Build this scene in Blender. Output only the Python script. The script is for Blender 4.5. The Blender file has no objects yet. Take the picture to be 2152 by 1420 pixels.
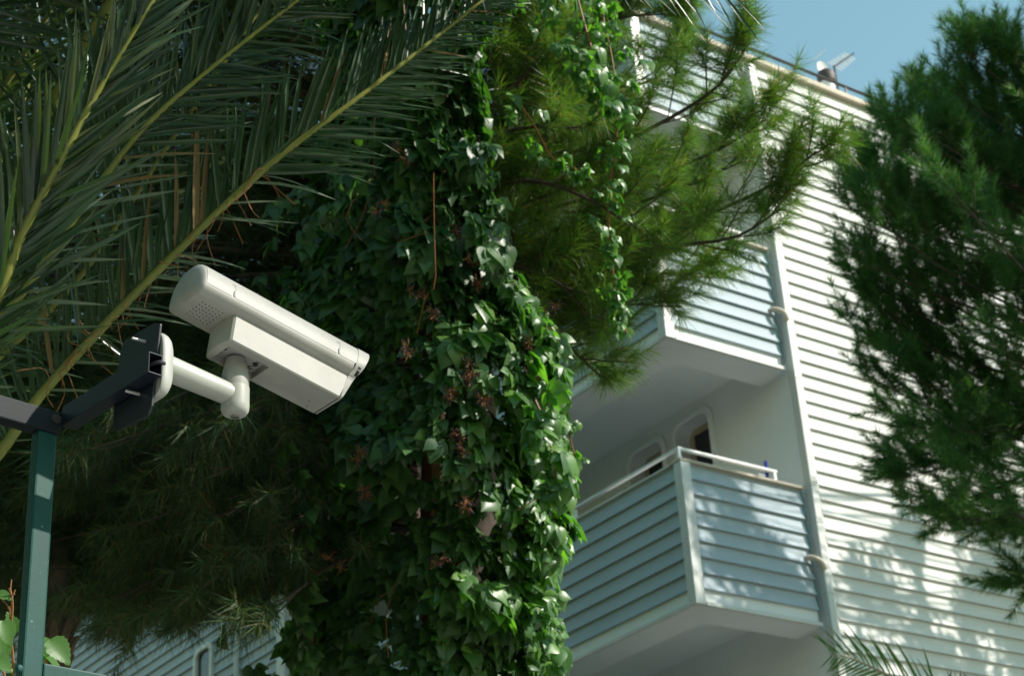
import bpy, bmesh, math, random
import numpy as np
from mathutils import Vector, Matrix

rng = np.random.default_rng(7)
random.seed(7)
SC = bpy.context.scene
COL = SC.collection

# ------------------------------------------------------------------ camera
W, H = 2152.0, 1420.0
FPX = 3769.87
PITCH, ROLL = 0.47983433, -0.06882629
EYE = np.array([0.0, 0.0, 1.6])
_F = np.array([0, math.cos(PITCH), math.sin(PITCH)])
_U0 = np.array([0, -math.sin(PITCH), math.cos(PITCH)])
_R0 = np.array([1.0, 0, 0])
CR = math.cos(ROLL) * _R0 + math.sin(ROLL) * _U0
CU = -math.sin(ROLL) * _R0 + math.cos(ROLL) * _U0
CF = _F

cam_d = bpy.data.cameras.new('camera')
cam = bpy.data.objects.new('camera', cam_d)
COL.objects.link(cam)
m = Matrix.Identity(4)
for i in range(3):
    m[i][0], m[i][1], m[i][2], m[i][3] = CR[i], CU[i], -CF[i], EYE[i]
cam.matrix_world = m
cam_d.sensor_width = 36
cam_d.lens = FPX / W * 36
cam_d.clip_start, cam_d.clip_end = 0.05, 2000
cam_d.dof.use_dof = True
cam_d.dof.focus_distance = 3.4
cam_d.dof.aperture_fstop = 11
cam_d.dof.aperture_blades = 9
SC.camera = cam

# ------------------------------------------------------------------ sky, sun, exposure
SUN_AZ, SUN_EL = math.radians(101), math.radians(39)
sdir = Vector((math.sin(SUN_AZ) * math.cos(SUN_EL), math.cos(SUN_AZ) * math.cos(SUN_EL), math.sin(SUN_EL)))
SD = np.array(sdir)
world = bpy.data.worlds.new('World')
SC.world = world
world.use_nodes = True
wn = world.node_tree.nodes
sky = wn.new('ShaderNodeTexSky')
sky.sky_type = 'NISHITA'
sky.sun_disc = False
sky.sun_elevation = SUN_EL
sky.sun_rotation = SUN_AZ
sky.air_density, sky.dust_density, sky.ozone_density = 2.4, 0.0, 1.0
wn['Background'].inputs['Strength'].default_value = 0.10
tint = wn.new('ShaderNodeMixRGB'); tint.blend_type = 'MULTIPLY'; tint.inputs[0].default_value = 1
tint.inputs[2].default_value = (.78, 1.0, 1.0, 1)
world.node_tree.links.new(sky.outputs[0], tint.inputs[1])
world.node_tree.links.new(tint.outputs[0], wn['Background'].inputs[0])
sun_d = bpy.data.lights.new('sun', 'SUN')
sun_d.energy = 4.2
sun_d.angle = math.radians(0.5)
sun_d.color = (1.0, 0.94, 0.84)
sun = bpy.data.objects.new('sun', sun_d)
COL.objects.link(sun)
sun.rotation_euler = (-sdir).to_track_quat('-Z', 'Y').to_euler()
SC.view_settings.view_transform = 'Standard'
SC.view_settings.look = 'None'
SC.view_settings.gamma = 1
SC.view_settings.use_curve_mapping = False
SC.view_settings.exposure = 0.6


# ------------------------------------------------------------------ helpers
def at(px, py, D):
    """world point seen at photo pixel (px, py), D metres along the view axis"""
    return EYE + (CF + CR * (px - W / 2) / FPX - CU * (py - H / 2) / FPX) * D


def hit(px, py, P0, n):
    r = at(px, py, 1.0) - EYE
    return EYE + r * (np.dot(P0 - EYE, n) / np.dot(r, n))


def az(deg):
    a = math.radians(deg)
    return np.array([math.sin(a), math.cos(a), 0.0])


ZUP = np.array([0, 0, 1.0])


def unit(v):
    v = np.asarray(v, float)
    return v / (np.linalg.norm(v) + 1e-12)


def tag(o, label=None, cat=None, group=None, kind=None):
    if label: o['label'] = label
    if cat: o['category'] = cat
    if group: o['group'] = group
    if kind: o['kind'] = kind
    return o


def empty(name, loc, rot=None):
    o = bpy.data.objects.new(name, None)
    o.empty_display_size = 0.2
    o.location = Vector(loc)
    if rot is not None: o.rotation_euler = rot
    COL.objects.link(o)
    return o


def link(name, me, parent=None, mat=None, M=None):
    """object from a mesh; mesh is in the parent's local space unless M given"""
    if mat is not None and len(me.materials) == 0:
        me.materials.append(mat)
    o = bpy.data.objects.new(name, me)
    COL.objects.link(o)
    if parent is not None: o.parent = parent
    if M is not None: o.matrix_basis = M
    return o


class MB:
    """collects polygons; build() makes ONE mesh"""
    def __init__(self):
        self.v, self.f = [], []

    def add(self, vs, fs):
        b = len(self.v)
        self.v += [tuple(map(float, p)) for p in vs]
        self.f += [tuple(b + i for i in f) for f in fs]
        return self

    def box(self, a, b):
        x0, y0, z0 = a; x1, y1, z1 = b
        return self.add([(x0, y0, z0), (x1, y0, z0), (x1, y1, z0), (x0, y1, z0), (x0, y0, z1), (x1, y0, z1), (x1, y1, z1), (x0, y1, z1)],
                        [(0, 3, 2, 1), (4, 5, 6, 7), (0, 1, 5, 4), (1, 2, 6, 5), (2, 3, 7, 6), (3, 0, 4, 7)])

    def obox(self, c, ax, ay, az_, hx, hy, hz):
        c = np.asarray(c)
        vs = [c + ax * sx * hx + ay * sy * hy + az_ * sz * hz for sz in (-1, 1) for sx, sy in ((-1, -1), (1, -1), (1, 1), (-1, 1))]
        return self.add(vs, [(0, 3, 2, 1), (4, 5, 6, 7), (0, 1, 5, 4), (1, 2, 6, 5), (2, 3, 7, 6), (3, 0, 4, 7)])

    def loops(self, loops, cap0=True, cap1=True, closed=True):
        n = len(loops[0]); b = len(self.v)
        for L in loops: self.v += [tuple(map(float, p)) for p in L]
        for i in range(len(loops) - 1):
            for j in range(n if closed else n - 1):
                k = (j + 1) % n
                self.f.append((b + i * n + j, b + i * n + k, b + (i + 1) * n + k, b + (i + 1) * n + j))
        if cap0: self.f.append(tuple(b + j for j in reversed(range(n))))
        if cap1: self.f.append(tuple(b + (len(loops) - 1) * n + j for j in range(n)))
        return self

    def tube(self, pts, radii, n=8, cap=True):
        pts = [np.asarray(p, float) for p in pts]
        if not hasattr(radii, '__len__'): radii = [radii] * len(pts)
        L = []; ref = None
        for i, p in enumerate(pts):
            d = unit(pts[min(i + 1, len(pts) - 1)] - pts[max(i - 1, 0)])
            if ref is None: ref = unit(np.cross(d, ZUP if abs(d[2]) < .9 else np.array([1., 0, 0])))
            s = unit(ref - d * np.dot(ref, d)); t = np.cross(d, s); ref = s
            L.append([p + (s * math.cos(a) + t * math.sin(a)) * radii[i] for a in np.linspace(0, 2 * math.pi, n, endpoint=False)])
        return self.loops(L, cap, cap)

    def mesh(self, name, smooth=False, bevel=0, bevel_seg=2, angle=35):
        me = bpy.data.meshes.new(name)
        me.from_pydata(self.v, [], self.f)
        bm = bmesh.new(); bm.from_mesh(me)
        bmesh.ops.recalc_face_normals(bm, faces=bm.faces)
        if bevel:
            es = [e for e in bm.edges if len(e.link_faces) == 2 and e.calc_face_angle(0) > math.radians(angle)]
            bmesh.ops.bevel(bm, geom=es, offset=bevel, segments=bevel_seg, affect='EDGES', profile=.6, clamp_overlap=True)
        bm.to_mesh(me); bm.free()
        if smooth:
            me.polygons.foreach_set('use_smooth', [True] * len(me.polygons))
            me.set_sharp_from_angle(angle=math.radians(angle))
        return me


def build(mb, name, mat, parent=None, **k):
    return link(name, mb.mesh(name, **k), parent, mat)


def arr_mesh(name, V, F, smooth=False):
    """V (N,3), F (M,k) uniform polygons"""
    V = np.asarray(V, np.float32).reshape(-1, 3); F = np.asarray(F, np.int32)
    me = bpy.data.meshes.new(name)
    me.vertices.add(len(V)); me.vertices.foreach_set('co', V.ravel())
    k = F.shape[1]
    me.loops.add(F.size); me.loops.foreach_set('vertex_index', F.ravel())
    me.polygons.add(len(F))
    me.polygons.foreach_set('loop_start', np.arange(0, F.size, k, dtype=np.int32))
    if smooth: me.polygons.foreach_set('use_smooth', np.ones(len(F), bool))
    me.update(calc_edges=True)
    return me


def stamp(TV, TF, Ms, Ps):
    """copies template (V,F) with 3x3 matrices Ms (M,3,3 columns = axes) at Ps"""
    TV = np.asarray(TV); TF = np.asarray(TF); Ms = np.asarray(Ms); Ps = np.asarray(Ps)
    V = np.einsum('mij,vj->mvi', Ms, TV) + Ps[:, None, :]
    F = TF[None] + (np.arange(len(Ps)) * len(TV))[:, None, None]
    return V.reshape(-1, 3), F.reshape(-1, TF.shape[1])


def spline(P, n):
    P = np.asarray(P, float)
    Q = np.vstack([2 * P[0] - P[1], P, 2 * P[-1] - P[-2]])
    out = []
    for t in np.linspace(0, len(P) - 1 - 1e-6, n):
        i = int(t); u = t - i
        a, b, c, d = Q[i:i + 4]
        out.append(.5 * ((2 * b) + (-a + c) * u + (2 * a - 5 * b + 4 * c - d) * u * u + (-a + 3 * b - 3 * c + d) * u ** 3))
    return np.array(out)


# ------------------------------------------------------------------ materials
def new_mat(name):
    mt = bpy.data.materials.new(name); mt.use_nodes = True
    nt = mt.node_tree
    return mt, nt, nt.nodes['Principled BSDF']


def N(nt, t, **k):
    n = nt.nodes.new(t)
    for a, b in k.items():
        if a in n.inputs: n.inputs[a].default_value = b
        else: setattr(n, a, b)
    return n


def surf(name, col, col2, rough=.5, scale=6, stretch=(1, 1, 1), bump=0, bscale=80, spec=.5, fac=(.35, .7), metallic=0, spots=None):
    """base colour wandering between two colours, fine relief, optional specks"""
    mt, nt, p = new_mat(name); L = nt.links.new
    tc = N(nt, 'ShaderNodeTexCoord'); mp = N(nt, 'ShaderNodeMapping')
    mp.inputs['Scale'].default_value = stretch
    L(tc.outputs['Object'], mp.inputs[0])
    nz = N(nt, 'ShaderNodeTexNoise', Scale=scale, Detail=6.0, Roughness=.62)
    L(mp.outputs[0], nz.inputs['Vector'])
    rp = N(nt, 'ShaderNodeValToRGB')
    rp.color_ramp.elements[0].position, rp.color_ramp.elements[1].position = fac
    rp.color_ramp.elements[0].color = (*col2, 1); rp.color_ramp.elements[1].color = (*col, 1)
    L(nz.outputs['Fac'], rp.inputs[0])
    out = rp.outputs[0]
    if spots:
        sc, thr, scol = spots
        n2 = N(nt, 'ShaderNodeTexNoise', Scale=sc, Detail=2.0)
        L(tc.outputs['Object'], n2.inputs['Vector'])
        r2 = N(nt, 'ShaderNodeValToRGB'); r2.color_ramp.elements[0].position = thr; r2.color_ramp.elements[1].position = thr + .05
        L(n2.outputs['Fac'], r2.inputs[0])
        mx = N(nt, 'ShaderNodeMixRGB'); mx.inputs[2].default_value = (*scol, 1)
        L(r2.outputs[0], mx.inputs[0]); L(out, mx.inputs[1]); out = mx.outputs[0]
    L(out, p.inputs['Base Color'])
    p.inputs['Roughness'].default_value = rough
    p.inputs['Specular IOR Level'].default_value = spec
    p.inputs['Metallic'].default_value = metallic
    if bump:
        n3 = N(nt, 'ShaderNodeTexNoise', Scale=bscale, Detail=3.0)
        L(tc.outputs['Object'], n3.inputs['Vector'])
        b = N(nt, 'ShaderNodeBump', Strength=bump, Distance=.002)
        L(n3.outputs['Fac'], b.inputs['Height']); L(b.outputs[0], p.inputs['Normal'])
    return mt


def foliage(name, cols, rough=.45, trans=.35, tcol=None, spec=.4, pos=None):
    """leaf: colour differs leaf by leaf (random per island), lets light through"""
    mt, nt, p = new_mat(name); L = nt.links.new
    g = N(nt, 'ShaderNodeNewGeometry')
    rp = N(nt, 'ShaderNodeValToRGB'); e = rp.color_ramp.elements
    n = len(cols)
    for i in range(n - 2): e.new(.5)
    for i, c in enumerate(cols):
        e[i].position = (pos[i] if pos else i / (n - 1)); e[i].color = (*c, 1)
    L(g.outputs['Random Per Island'], rp.inputs[0])
    L(rp.outputs[0], p.inputs['Base Color'])
    p.inputs['Roughness'].default_value = rough
    p.inputs['Specular IOR Level'].default_value = spec
    tr = N(nt, 'ShaderNodeBsdfTranslucent')
    mx = N(nt, 'ShaderNodeMixRGB', blend_type='MULTIPLY'); mx.inputs[0].default_value = 1
    mx.inputs[2].default_value = (*(tcol or (1.6, 1.9, .6)), 1)
    L(rp.outputs[0], mx.inputs[1]); L(mx.outputs[0], tr.inputs[0])
    ms = N(nt, 'ShaderNodeMixShader'); ms.inputs[0].default_value = trans
    L(p.outputs[0], ms.inputs[1]); L(tr.outputs[0], ms.inputs[2])
    L(ms.outputs[0], nt.nodes['Material Output'].inputs[0])
    return mt


M = {}
M['siding'] = surf('siding_white', (.76, .755, .725), (.69, .685, .655), .72, 2.2, (.6, .6, 3), .15, 30, spec=.25)
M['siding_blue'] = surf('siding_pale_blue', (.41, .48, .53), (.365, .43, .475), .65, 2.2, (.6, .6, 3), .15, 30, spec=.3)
M['plaster'] = surf('plaster_white', (.82, .84, .85), (.77, .79, .80), .8, 1.5, bump=.3, bscale=60)
M['trim'] = surf('trim_white', (.66, .66, .64), (.58, .58, .56), .4, 3)
M['beige'] = surf('coping_beige', (.62, .53, .42), (.48, .41, .33), .7, 5)
M['teal'] = surf('teal_seal', (.01, .22, .19), (.01, .16, .14), .4, 5)
M['dark_metal'] = surf('dark_metal', (.03, .03, .035), (.05, .045, .05), .5, 12)
M['glass'] = surf('window_glass', (.012, .015, .018), (.02, .024, .028), .06, 2, spec=.6)
M['frame_tan'] = surf('window_frame_tan', (.50, .40, .27), (.40, .32, .22), .5, 4)
M['housing'] = surf('housing_cream', (.37, .36, .335), (.31, .30, .278), .48, 9, (1, 3, 1), .12, 400, fac=(.3, .62), spots=(130, .74, (.45, .40, .33)))
M['bracket'] = surf('bracket_white', (.44, .44, .41), (.37, .37, .34), .42, 10, bump=.1, bscale=300, spots=(150, .73, (.22, .20, .17)))
M['hole'] = surf('vent_dark', (.02, .018, .016), (.03, .028, .025), .8, 30)
M['steel'] = surf('screw_steel', (.45, .43, .40), (.25, .23, .21), .35, 60, metallic=.9)
M['galv'] = surf('anchor_zinc', (.62, .62, .62), (.45, .45, .46), .45, 60, metallic=.3)
M['navy'] = surf('navy_paint', (.007, .011, .022), (.010, .014, .024), .42, 14, bump=.06, bscale=220, spots=(190, .76, (.12, .20, .17)))
M['dusty'] = surf('dusty_dark_paint', (.010, .015, .020), (.007, .011, .015), .6, 18, bump=.08, bscale=200, spots=(120, .74, (.12, .23, .20)))
M['rust'] = surf('rusty_bore', (.28, .10, .03), (.10, .045, .02), .8, 40)
M['green'] = surf('green_paint', (.005, .062, .054), (.005, .048, .042), .5, 10, bump=.08, bscale=200, spots=(140, .715, (.16, .26, .24)))
M['green'].node_tree.nodes['Principled BSDF'].inputs['Specular IOR Level'].default_value = .25
M['dusty'].node_tree.nodes['Principled BSDF'].inputs['Specular IOR Level'].default_value = .25
M['housing'].node_tree.nodes['Principled BSDF'].inputs['Specular IOR Level'].default_value = .3
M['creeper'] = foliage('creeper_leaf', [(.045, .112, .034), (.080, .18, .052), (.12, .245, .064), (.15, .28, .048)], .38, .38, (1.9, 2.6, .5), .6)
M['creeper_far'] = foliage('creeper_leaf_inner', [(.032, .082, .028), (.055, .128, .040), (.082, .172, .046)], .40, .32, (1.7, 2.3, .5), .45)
M['sprig'] = foliage('sprig_leaf', [(.09, .19, .055), (.12, .24, .07)], .42, .42, (1.4, 1.9, .5), .4)
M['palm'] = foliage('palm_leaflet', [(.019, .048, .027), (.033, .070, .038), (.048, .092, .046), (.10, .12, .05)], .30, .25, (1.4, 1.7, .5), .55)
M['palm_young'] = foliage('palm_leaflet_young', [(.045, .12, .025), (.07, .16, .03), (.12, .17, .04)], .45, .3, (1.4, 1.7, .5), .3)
M['palm_sun_fleck'] = foliage('palm_leaflet_sun_fleck', [(.11, .15, .105), (.15, .19, .13), (.18, .21, .14)], .34, .15, (1.4, 1.7, .5), .6)  # paler copy of the leaflet colour, standing in for sun flecks
M['rachis'] = surf('palm_rachis', (.27, .27, .055), (.17, .19, .04), .42, 6, (1, 1, 1))
M['fibre'] = surf('dry_fibre', (.34, .15, .05), (.20, .09, .035), .8, 30)
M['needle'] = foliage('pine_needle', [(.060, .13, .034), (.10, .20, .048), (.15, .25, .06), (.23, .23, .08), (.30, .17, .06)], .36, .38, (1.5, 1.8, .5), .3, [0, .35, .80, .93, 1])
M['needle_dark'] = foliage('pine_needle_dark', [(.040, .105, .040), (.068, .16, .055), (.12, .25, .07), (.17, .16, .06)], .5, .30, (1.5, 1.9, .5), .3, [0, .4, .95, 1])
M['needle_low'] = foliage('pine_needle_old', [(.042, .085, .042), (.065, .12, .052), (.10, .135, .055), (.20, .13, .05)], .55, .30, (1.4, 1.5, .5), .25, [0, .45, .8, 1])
M['bark'] = surf('bark', (.11, .078, .055), (.055, .042, .032), .9, 14, (1, 1, .25), 1, 40)
M['bark_pink'] = surf('old_bark', (.30, .19, .13), (.12, .085, .06), .9, 10, (1, 1, .3), 1, 30)
M['stem_red'] = surf('vine_stem', (.30, .11, .03), (.18, .07, .025), .6, 30)
M['berry'] = surf('berry', (.018, .016, .035), (.03, .015, .03), .4, 30)
M['red'] = surf('red_plastic', (.55, .05, .03), (.45, .04, .025), .4, 5)
M['blue'] = surf('blue_plastic', (.03, .04, .42), (.03, .035, .32), .4, 5)
M['white_metal'] = surf('white_metal', (.80, .80, .80), (.70, .70, .70), .35, 8)
M['drum'] = surf('vent_cap_brown', (.075, .055, .045), (.045, .035, .03), .6, 10)
M['ground'] = surf('ground_earth', (.040, .045, .028), (.022, .032, .014), .95, .7, bump=.5, bscale=8)

# ------------------------------------------------------------------ ground
g = MB(); g.add([(-400, -400, 0), (400, -400, 0), (400, 400, 0), (-400, 400, 0)], [(0, 1, 2, 3)])
tag(build(g, 'ground', M['ground']), kind='structure')

M['paving'] = surf('paving_concrete', (.58, .57, .54), (.50, .49, .47), .9, 1.2, bump=.4, bscale=20)
g = MB(); g.add([(2.6, 8.5, .004), (17, 8.5, .004), (17, 14.5, .004), (2.6, 14.5, .004)], [(0, 1, 2, 3)])
tag(build(g, 'path', M['paving']), kind='structure')  # strip out of view, added to bounce sunlight up under the balconies
g = MB(); g.add([(-2.4, -4, .004), (4.5, -4, .004), (4.5, 3.4, .004), (-2.4, 3.4, .004)], [(0, 1, 2, 3)])
tag(build(g, 'pavement', M['paving']), kind='structure')

# ------------------------------------------------------------------ building
BETA = 0.93402907
BU = np.array([math.sin(BETA), math.cos(BETA), 0]); BV = np.array([-math.cos(BETA), math.sin(BETA), 0])
BO = np.array([1.66010266, 17.16647852, 0.0])
bld = empty('apartment_building', BO, (0, 0, math.atan2(BU[1], BU[0])))
tag(bld, 'white apartment block clad in horizontal siding with stacked corner balconies', 'building')
PITCHB = 0.171


def board_mesh(L):
    prof = [(0, .169), (-.003, .169), (-.007, .12), (-.014, .065), (-.029, .018), (-.034, .006), (-.033, 0), (-.020, -.001), (0, .018)]
    mb = MB()
    mb.loops([[(x, y, z) for y, z in prof] for x in (0, L)])
    return mb.mesh('siding_board', smooth=True, angle=28)


_bm = {}


def board(parent, L, loc, left=False, mat='siding'):
    key = (round(L, 3), mat)
    if key not in _bm:
        _bm[key] = board_mesh(L); _bm[key].materials.append(M[mat])
    o = bpy.data.objects.new('siding_board', _bm[key]); COL.objects.link(o)
    o.parent = parent
    jit = Vector((0, random.uniform(-.0015, .0015), random.uniform(-.001, .001)))
    o.location = Vector(loc) + (Vector((jit.y, 0, jit.z)) if left else jit)
    o.rotation_euler = (0, random.uniform(-.0004, .0004), -math.pi / 2 if left else 0)
    return o


# main block, with a thick outer wall (su 1.76 - 2.10) that the windows are cut through
WX = 1.76
SVL = 9.6      # the balcony front runs this far to the wing
w = MB()
w.box((2.12, .004, 0), (14, 12, 14.72))
w.box((WX, 11.2, 0), (2.118, 12, 14.72))
build(w, 'wall', M['plaster'], bld)


def rounded(svc, zc, wd, ht, r, n):
    pts = []
    for cx, cz, a0 in ((svc + wd / 2 - r, zc + ht / 2 - r, 0), (svc - wd / 2 + r, zc + ht / 2 - r, 90), (svc - wd / 2 + r, zc - ht / 2 + r, 180), (svc + wd / 2 - r, zc - ht / 2 + r, 270)):
        for k in range(n + 1):
            a = math.radians(a0 + 90 * k / n)
            pts.append((cx + r * math.cos(a), cz + r * math.sin(a)))
    return pts


def outer_match(pts, s0, s1, z0, z1):
    """points on the rectangle boundary, one per inner point (pushed to the nearest corner/side along the same quadrant)"""
    n = len(pts) // 4; out = []
    cor = [(s1, z1), (s0, z1), (s0, z0), (s1, z0)]
    for q in range(4):
        for k in range(n):
            p = pts[q * n + k]
            c = cor[q]
            mid = (n - 1) / 2
            if k == mid or n == 1: out.append(c)
            elif (k < mid) == (q % 2 == 0): out.append((c[0], min(max(p[1], z0), z1)))
            else: out.append((min(max(p[0], s0), s1), c[1]))
    return out


wf = MB()


def quad(s0, s1, z0, z1):
    if s1 - s0 > 1e-4 and z1 - z0 > 1e-4:
        wf.add([(WX, s0, z0), (WX, s1, z0), (WX, s1, z1), (WX, s0, z1)], [(0, 3, 2, 1)])


wins = []
for fl in (4.9, 7.9, 10.9):
    wl = [(1.67, fl + 1.66, .62, 1.9), (2.56, fl + 1.64, .64, 1.9), (3.62, fl + 1.2, .75, 1.9), (5.6, fl + 1.3, 1.2, 2.1), (7.8, fl + 1.5, .6, 1.8)]
    if fl < 5: wl = [(c_, z_ - .75, w_, h_ - .3) for c_, z_, w_, h_ in wl]
    z0, z1 = fl - .15, fl + 2.85
    s = 0.0
    for (c, zc, wd, ht) in wl:
        a, b = c - wd / 2 - .14, c + wd / 2 + .14
        quad(s, a, z0, z1)
        lo, hi = zc - ht / 2 - .14, zc + ht / 2 + .14
        quad(a, b, z0, lo); quad(a, b, hi, z1)
        n = 6
        inn = rounded(c, zc, wd, ht, .15, n)
        oum = outer_match(inn, a, b, lo, hi)
        N4 = len(inn)
        base = len(wf.v)
        wf.v += [(WX, p[0], p[1]) for p in oum] + [(WX, p[0], p[1]) for p in inn] + [(WX + .30, p[0], p[1]) for p in inn]
        for i in range(N4):
            j = (i + 1) % N4
            wf.f.append((base + i, base + j, base + N4 + j, base + N4 + i))
            wf.f.append((base + N4 + i, base + N4 + j, base + 2 * N4 + j, base + 2 * N4 + i))
        wins.append((c, zc, wd, ht))
        s = b
    quad(s, 11.2, z0, z1)
quad(0, 11.2, 0, 4.75); quad(0, 11.2, 13.75, 14.72)
wf.add([(WX, .004, 0), (2.12, .004, 0), (2.12, .004, 14.72), (WX, .004, 14.72)], [(0, 1, 2, 3)])
mw = wf.mesh('outer_wall'); link('outer_wall', mw, bld, M['plaster'])
for (c, zc, wd, ht) in wins:
    fr = MB(); n = 6
    i1 = rounded(c, zc, wd, ht, .15, n); o1 = rounded(c, zc, wd + .16, ht + .16, .20, n)
    L = [[(WX - .001, *p) for p in o1], [(WX - .04, *p) for p in o1], [(WX - .05, *p) for p in rounded(c, zc, wd + .13, ht + .13, .18, n)], [(WX - .05, *p) for p in rounded(c, zc, wd + .02, ht + .02, .155, n)], [(WX - .035, *p) for p in i1], [(WX + .012, *p) for p in i1]]
    fr.loops(L, False, False)
    wob = build(fr, 'window', M['plaster'], bld, smooth=True, angle=50)
    fr2 = MB()
    a, b = c - wd / 2 + .005, c + wd / 2 - .005; z0, z1 = zc - ht / 2 + .005, zc + ht / 2 - .005
    for bx in (((WX + .20, a, z0), (WX + .26, a + .07, z1)), ((WX + .20, b - .07, z0), (WX + .26, b, z1)), ((WX + .20, a + .07, z1 - .07), (WX + .26, b - .07, z1)), ((WX + .20, a + .07, z0), (WX + .26, b - .07, z0 + .07))):
        fr2.box(*bx)
    build(fr2, 'frame', M['frame_tan'], wob, bevel=.006)
    pn = MB(); pn.box((WX + .225, a + .06, z0 + .06), (WX + .24, b - .06, z1 - .06))
    build(pn, 'pane', M['glass'], wob)

# balconies
for zb in (4.41, 7.41, 10.41, 13.41):
    top = zb + 1.54 if zb < 13 else 14.72
    b = MB()
    b.box((.0, .004, zb), (1.68, .10, top)); b.box((.004, .1, zb), (.10, SVL, top))
    b.box((.1, .1, zb + .006), (WX, .45, zb + .34)); b.box((.1, .45, zb + .006), (.45, SVL, zb + .34))
    b.box((.45, .45, zb + .30), (WX, SVL, zb + .5))
    b.box((.1, .1, zb + .34), (WX, .45, zb + .5)); b.box((.1, .45, zb + .34), (.45, SVL, zb + .5))
    bal = build(b, 'balcony', M['plaster'], bld)
    nrow = int((top - zb - .03) / PITCHB)
    end = MB()
    for r in range(nrow):
        z = top - .005 - (r + 1) * PITCHB
        board(bal, 1.60, (.08, 0.003, z), mat='siding_blue')
        board(bal, SVL - .07, (0.003, SVL, z), True, 'siding_blue')
        prof = [(0, .169), (-.003, .169), (-.007, .12), (-.014, .065), (-.029, .018), (-.034, .006), (-.033, 0), (-.020, -.001), (0, .018)]
        end.loops([[(x, y - .001, z + q) for y, q in prof] for x in (1.681, 1.695)])
    if zb < 13: build(end, 'end_seal', M['teal'], bal)
    t = MB(); t.box((-.045, -.045, zb - .01), (.085, .002, top - .006)); t.box((-.045, .002, zb - .01), (.002, .075, top - .006))
    build(t, 'corner_trim', M['trim'], bal, bevel=.006)
    t = MB(); t.box((.101, -.040, zb - .012), (1.69, .0, zb + .03)); t.box((-.040, .101, zb - .012), (0, SVL, zb + .03))
    build(t, 'bottom_trim', M['trim'], bal, bevel=.004)
    if zb < 13:
        t = MB(); t.box((-.05, -.05, top), (1.70, .14, top + .03)); build(t, 'coping', M['beige'], bal, bevel=.005)
        t = MB(); t.box((-.042, .1405, top), (.14, SVL, top + .022)); build(t, 'coping', M['trim'], bal, bevel=.005)
        rl = MB(); zr = zb + 1.73
        rl.box((.0, .02, zr - .03), (1.40, .06, zr)); rl.box((.0, .06, zr - .03), (.04, SVL, zr))
        build(rl, 'handrail', M['white_metal'], bal, bevel=.006)
        for q in ((.02, .04), (1.36, .04), (.02, 1.86), (.02, 3.7), (.02, 5.5), (.02, 7.3)):
            p = MB(); p.box((q[0] - .018, q[1] - .018, top + .035), (q[0] + .018, q[1] + .018, zr - .03))
            build(p, 'handrail_post', M['white_metal'], bal)

# right facade boards
rows = int((14.70 - 3.2) / PITCHB)
for r in range(rows):
    board(bld, 12.0, (1.955, .002, 14.70 - (r + 1) * PITCHB))
t = MB(); t.box((1.85, -.026, 0), (1.953, .002, 14.7)); build(t, 'corner_trim', M['trim'], bld, bevel=.006)
t = MB(); t.box((-.06, -.07, 14.722), (14, .35, 14.80)); t.box((-.06, .35, 14.722), (.3, SVL, 14.80)); build(t, 'roof_coping', M['beige'], bld, bevel=.01)
rf = MB(); rf.box((.3, .35, 14.6), (14, 12, 14.78)); build(rf, 'roof', M['plaster'], bld)
rr = MB(); rr.tube([(-.02, .02, 14.99), (14, .02, 14.99)], .022, 6)
for k in range(9): rr.tube([(.2 + k * 1.7, .02, 14.82), (.2 + k * 1.7, .02, 14.99)], .014, 5)
build(rr, 'roof_rail', M['dark_metal'], bld)
# downpipe
dp = MB(); dp.box((1.735, -.125, 0), (1.835, -.026, 14.6))
dpo = build(dp, 'downpipe', M['trim'], bld, bevel=.012)
for z in (4.9, 6.3, 7.75, 8.55, 9.02, 10.28, 11.78, 13.2):
    k = MB(); k.box((1.731, -.129, z), (1.839, -.022, z + .03)); build(k, 'pipe_band', M['trim'], dpo, bevel=.003)
for z in (5.05, 8.05, 11.05):
    e = MB(); e.tube(spline([(1.60, .0, z + .09), (1.61, -.05, z + .095), (1.65, -.095, z + .08), (1.705, -.135, z + .03), (1.735, -.14, z - .05)], 12), .030, 10)
    build(e, 'pipe_elbow', M['beige'], dpo, smooth=True, angle=60)

# left wing, its front flush with the balcony fronts
PW = hit(601, 1350, BO, BU) - BO
SW = float(np.dot(PW, BV))
wing = MB(); wing.box((.004, SW + .004, 0), (4, SW + 14, 14.7)); build(wing, 'wing_wall', M['plaster'], bld)
winw = []
for (px, py) in ((432, 1425),):
    P = hit(px, py, BO, BU) - BO
    winw.append((float(np.dot(P, BV)), float(P[2])))
sv0, zw0 = winw[0]
for r in range(62):
    z = 14.2 - (r + 1) * PITCHB
    lo, hi = SW + .20, SW + 13
    if abs(z + .08 - zw0) < .52:
        board(bld, sv0 - .30 - lo, (0, sv0 - .30, z), True, 'siding_blue')
        board(bld, hi - sv0 - .30, (0, hi, z), True, 'siding_blue')
    else:
        board(bld, hi - lo, (0, hi, z), True, 'siding_blue')
    board(bld, 1.6, (.03, SW + .002, z))
t = MB(); t.box((-.05, SW - .045, 0), (.028, SW + .002, 14.2)); t.box((-.05, SW + .002, 0), (0, SW + .198, 14.2)); build(t, 'corner_trim', M['trim'], bld, bevel=.006)
P = hit(506, 1345, BO, BU) - BO; s5 = float(np.dot(P, BV))
t = MB(); t.tube([(-.065, s5, 0), (-.065, s5, 14)], .04, 10); build(t, 'wall_pipe', M['trim'], bld, smooth=True)
fr = MB(); n = 6
L = [[(x, *p) for p in rounded(sv0, zw0, wd, 1.0 + wd - .6, r_, n)] for x, wd, r_ in ((0.003, .64, .18), (-.06, .64, .18), (-.065, .58, .16), (-.065, .48, .12), (-.05, .46, .11), (.0035, .46, .11))]
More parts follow.
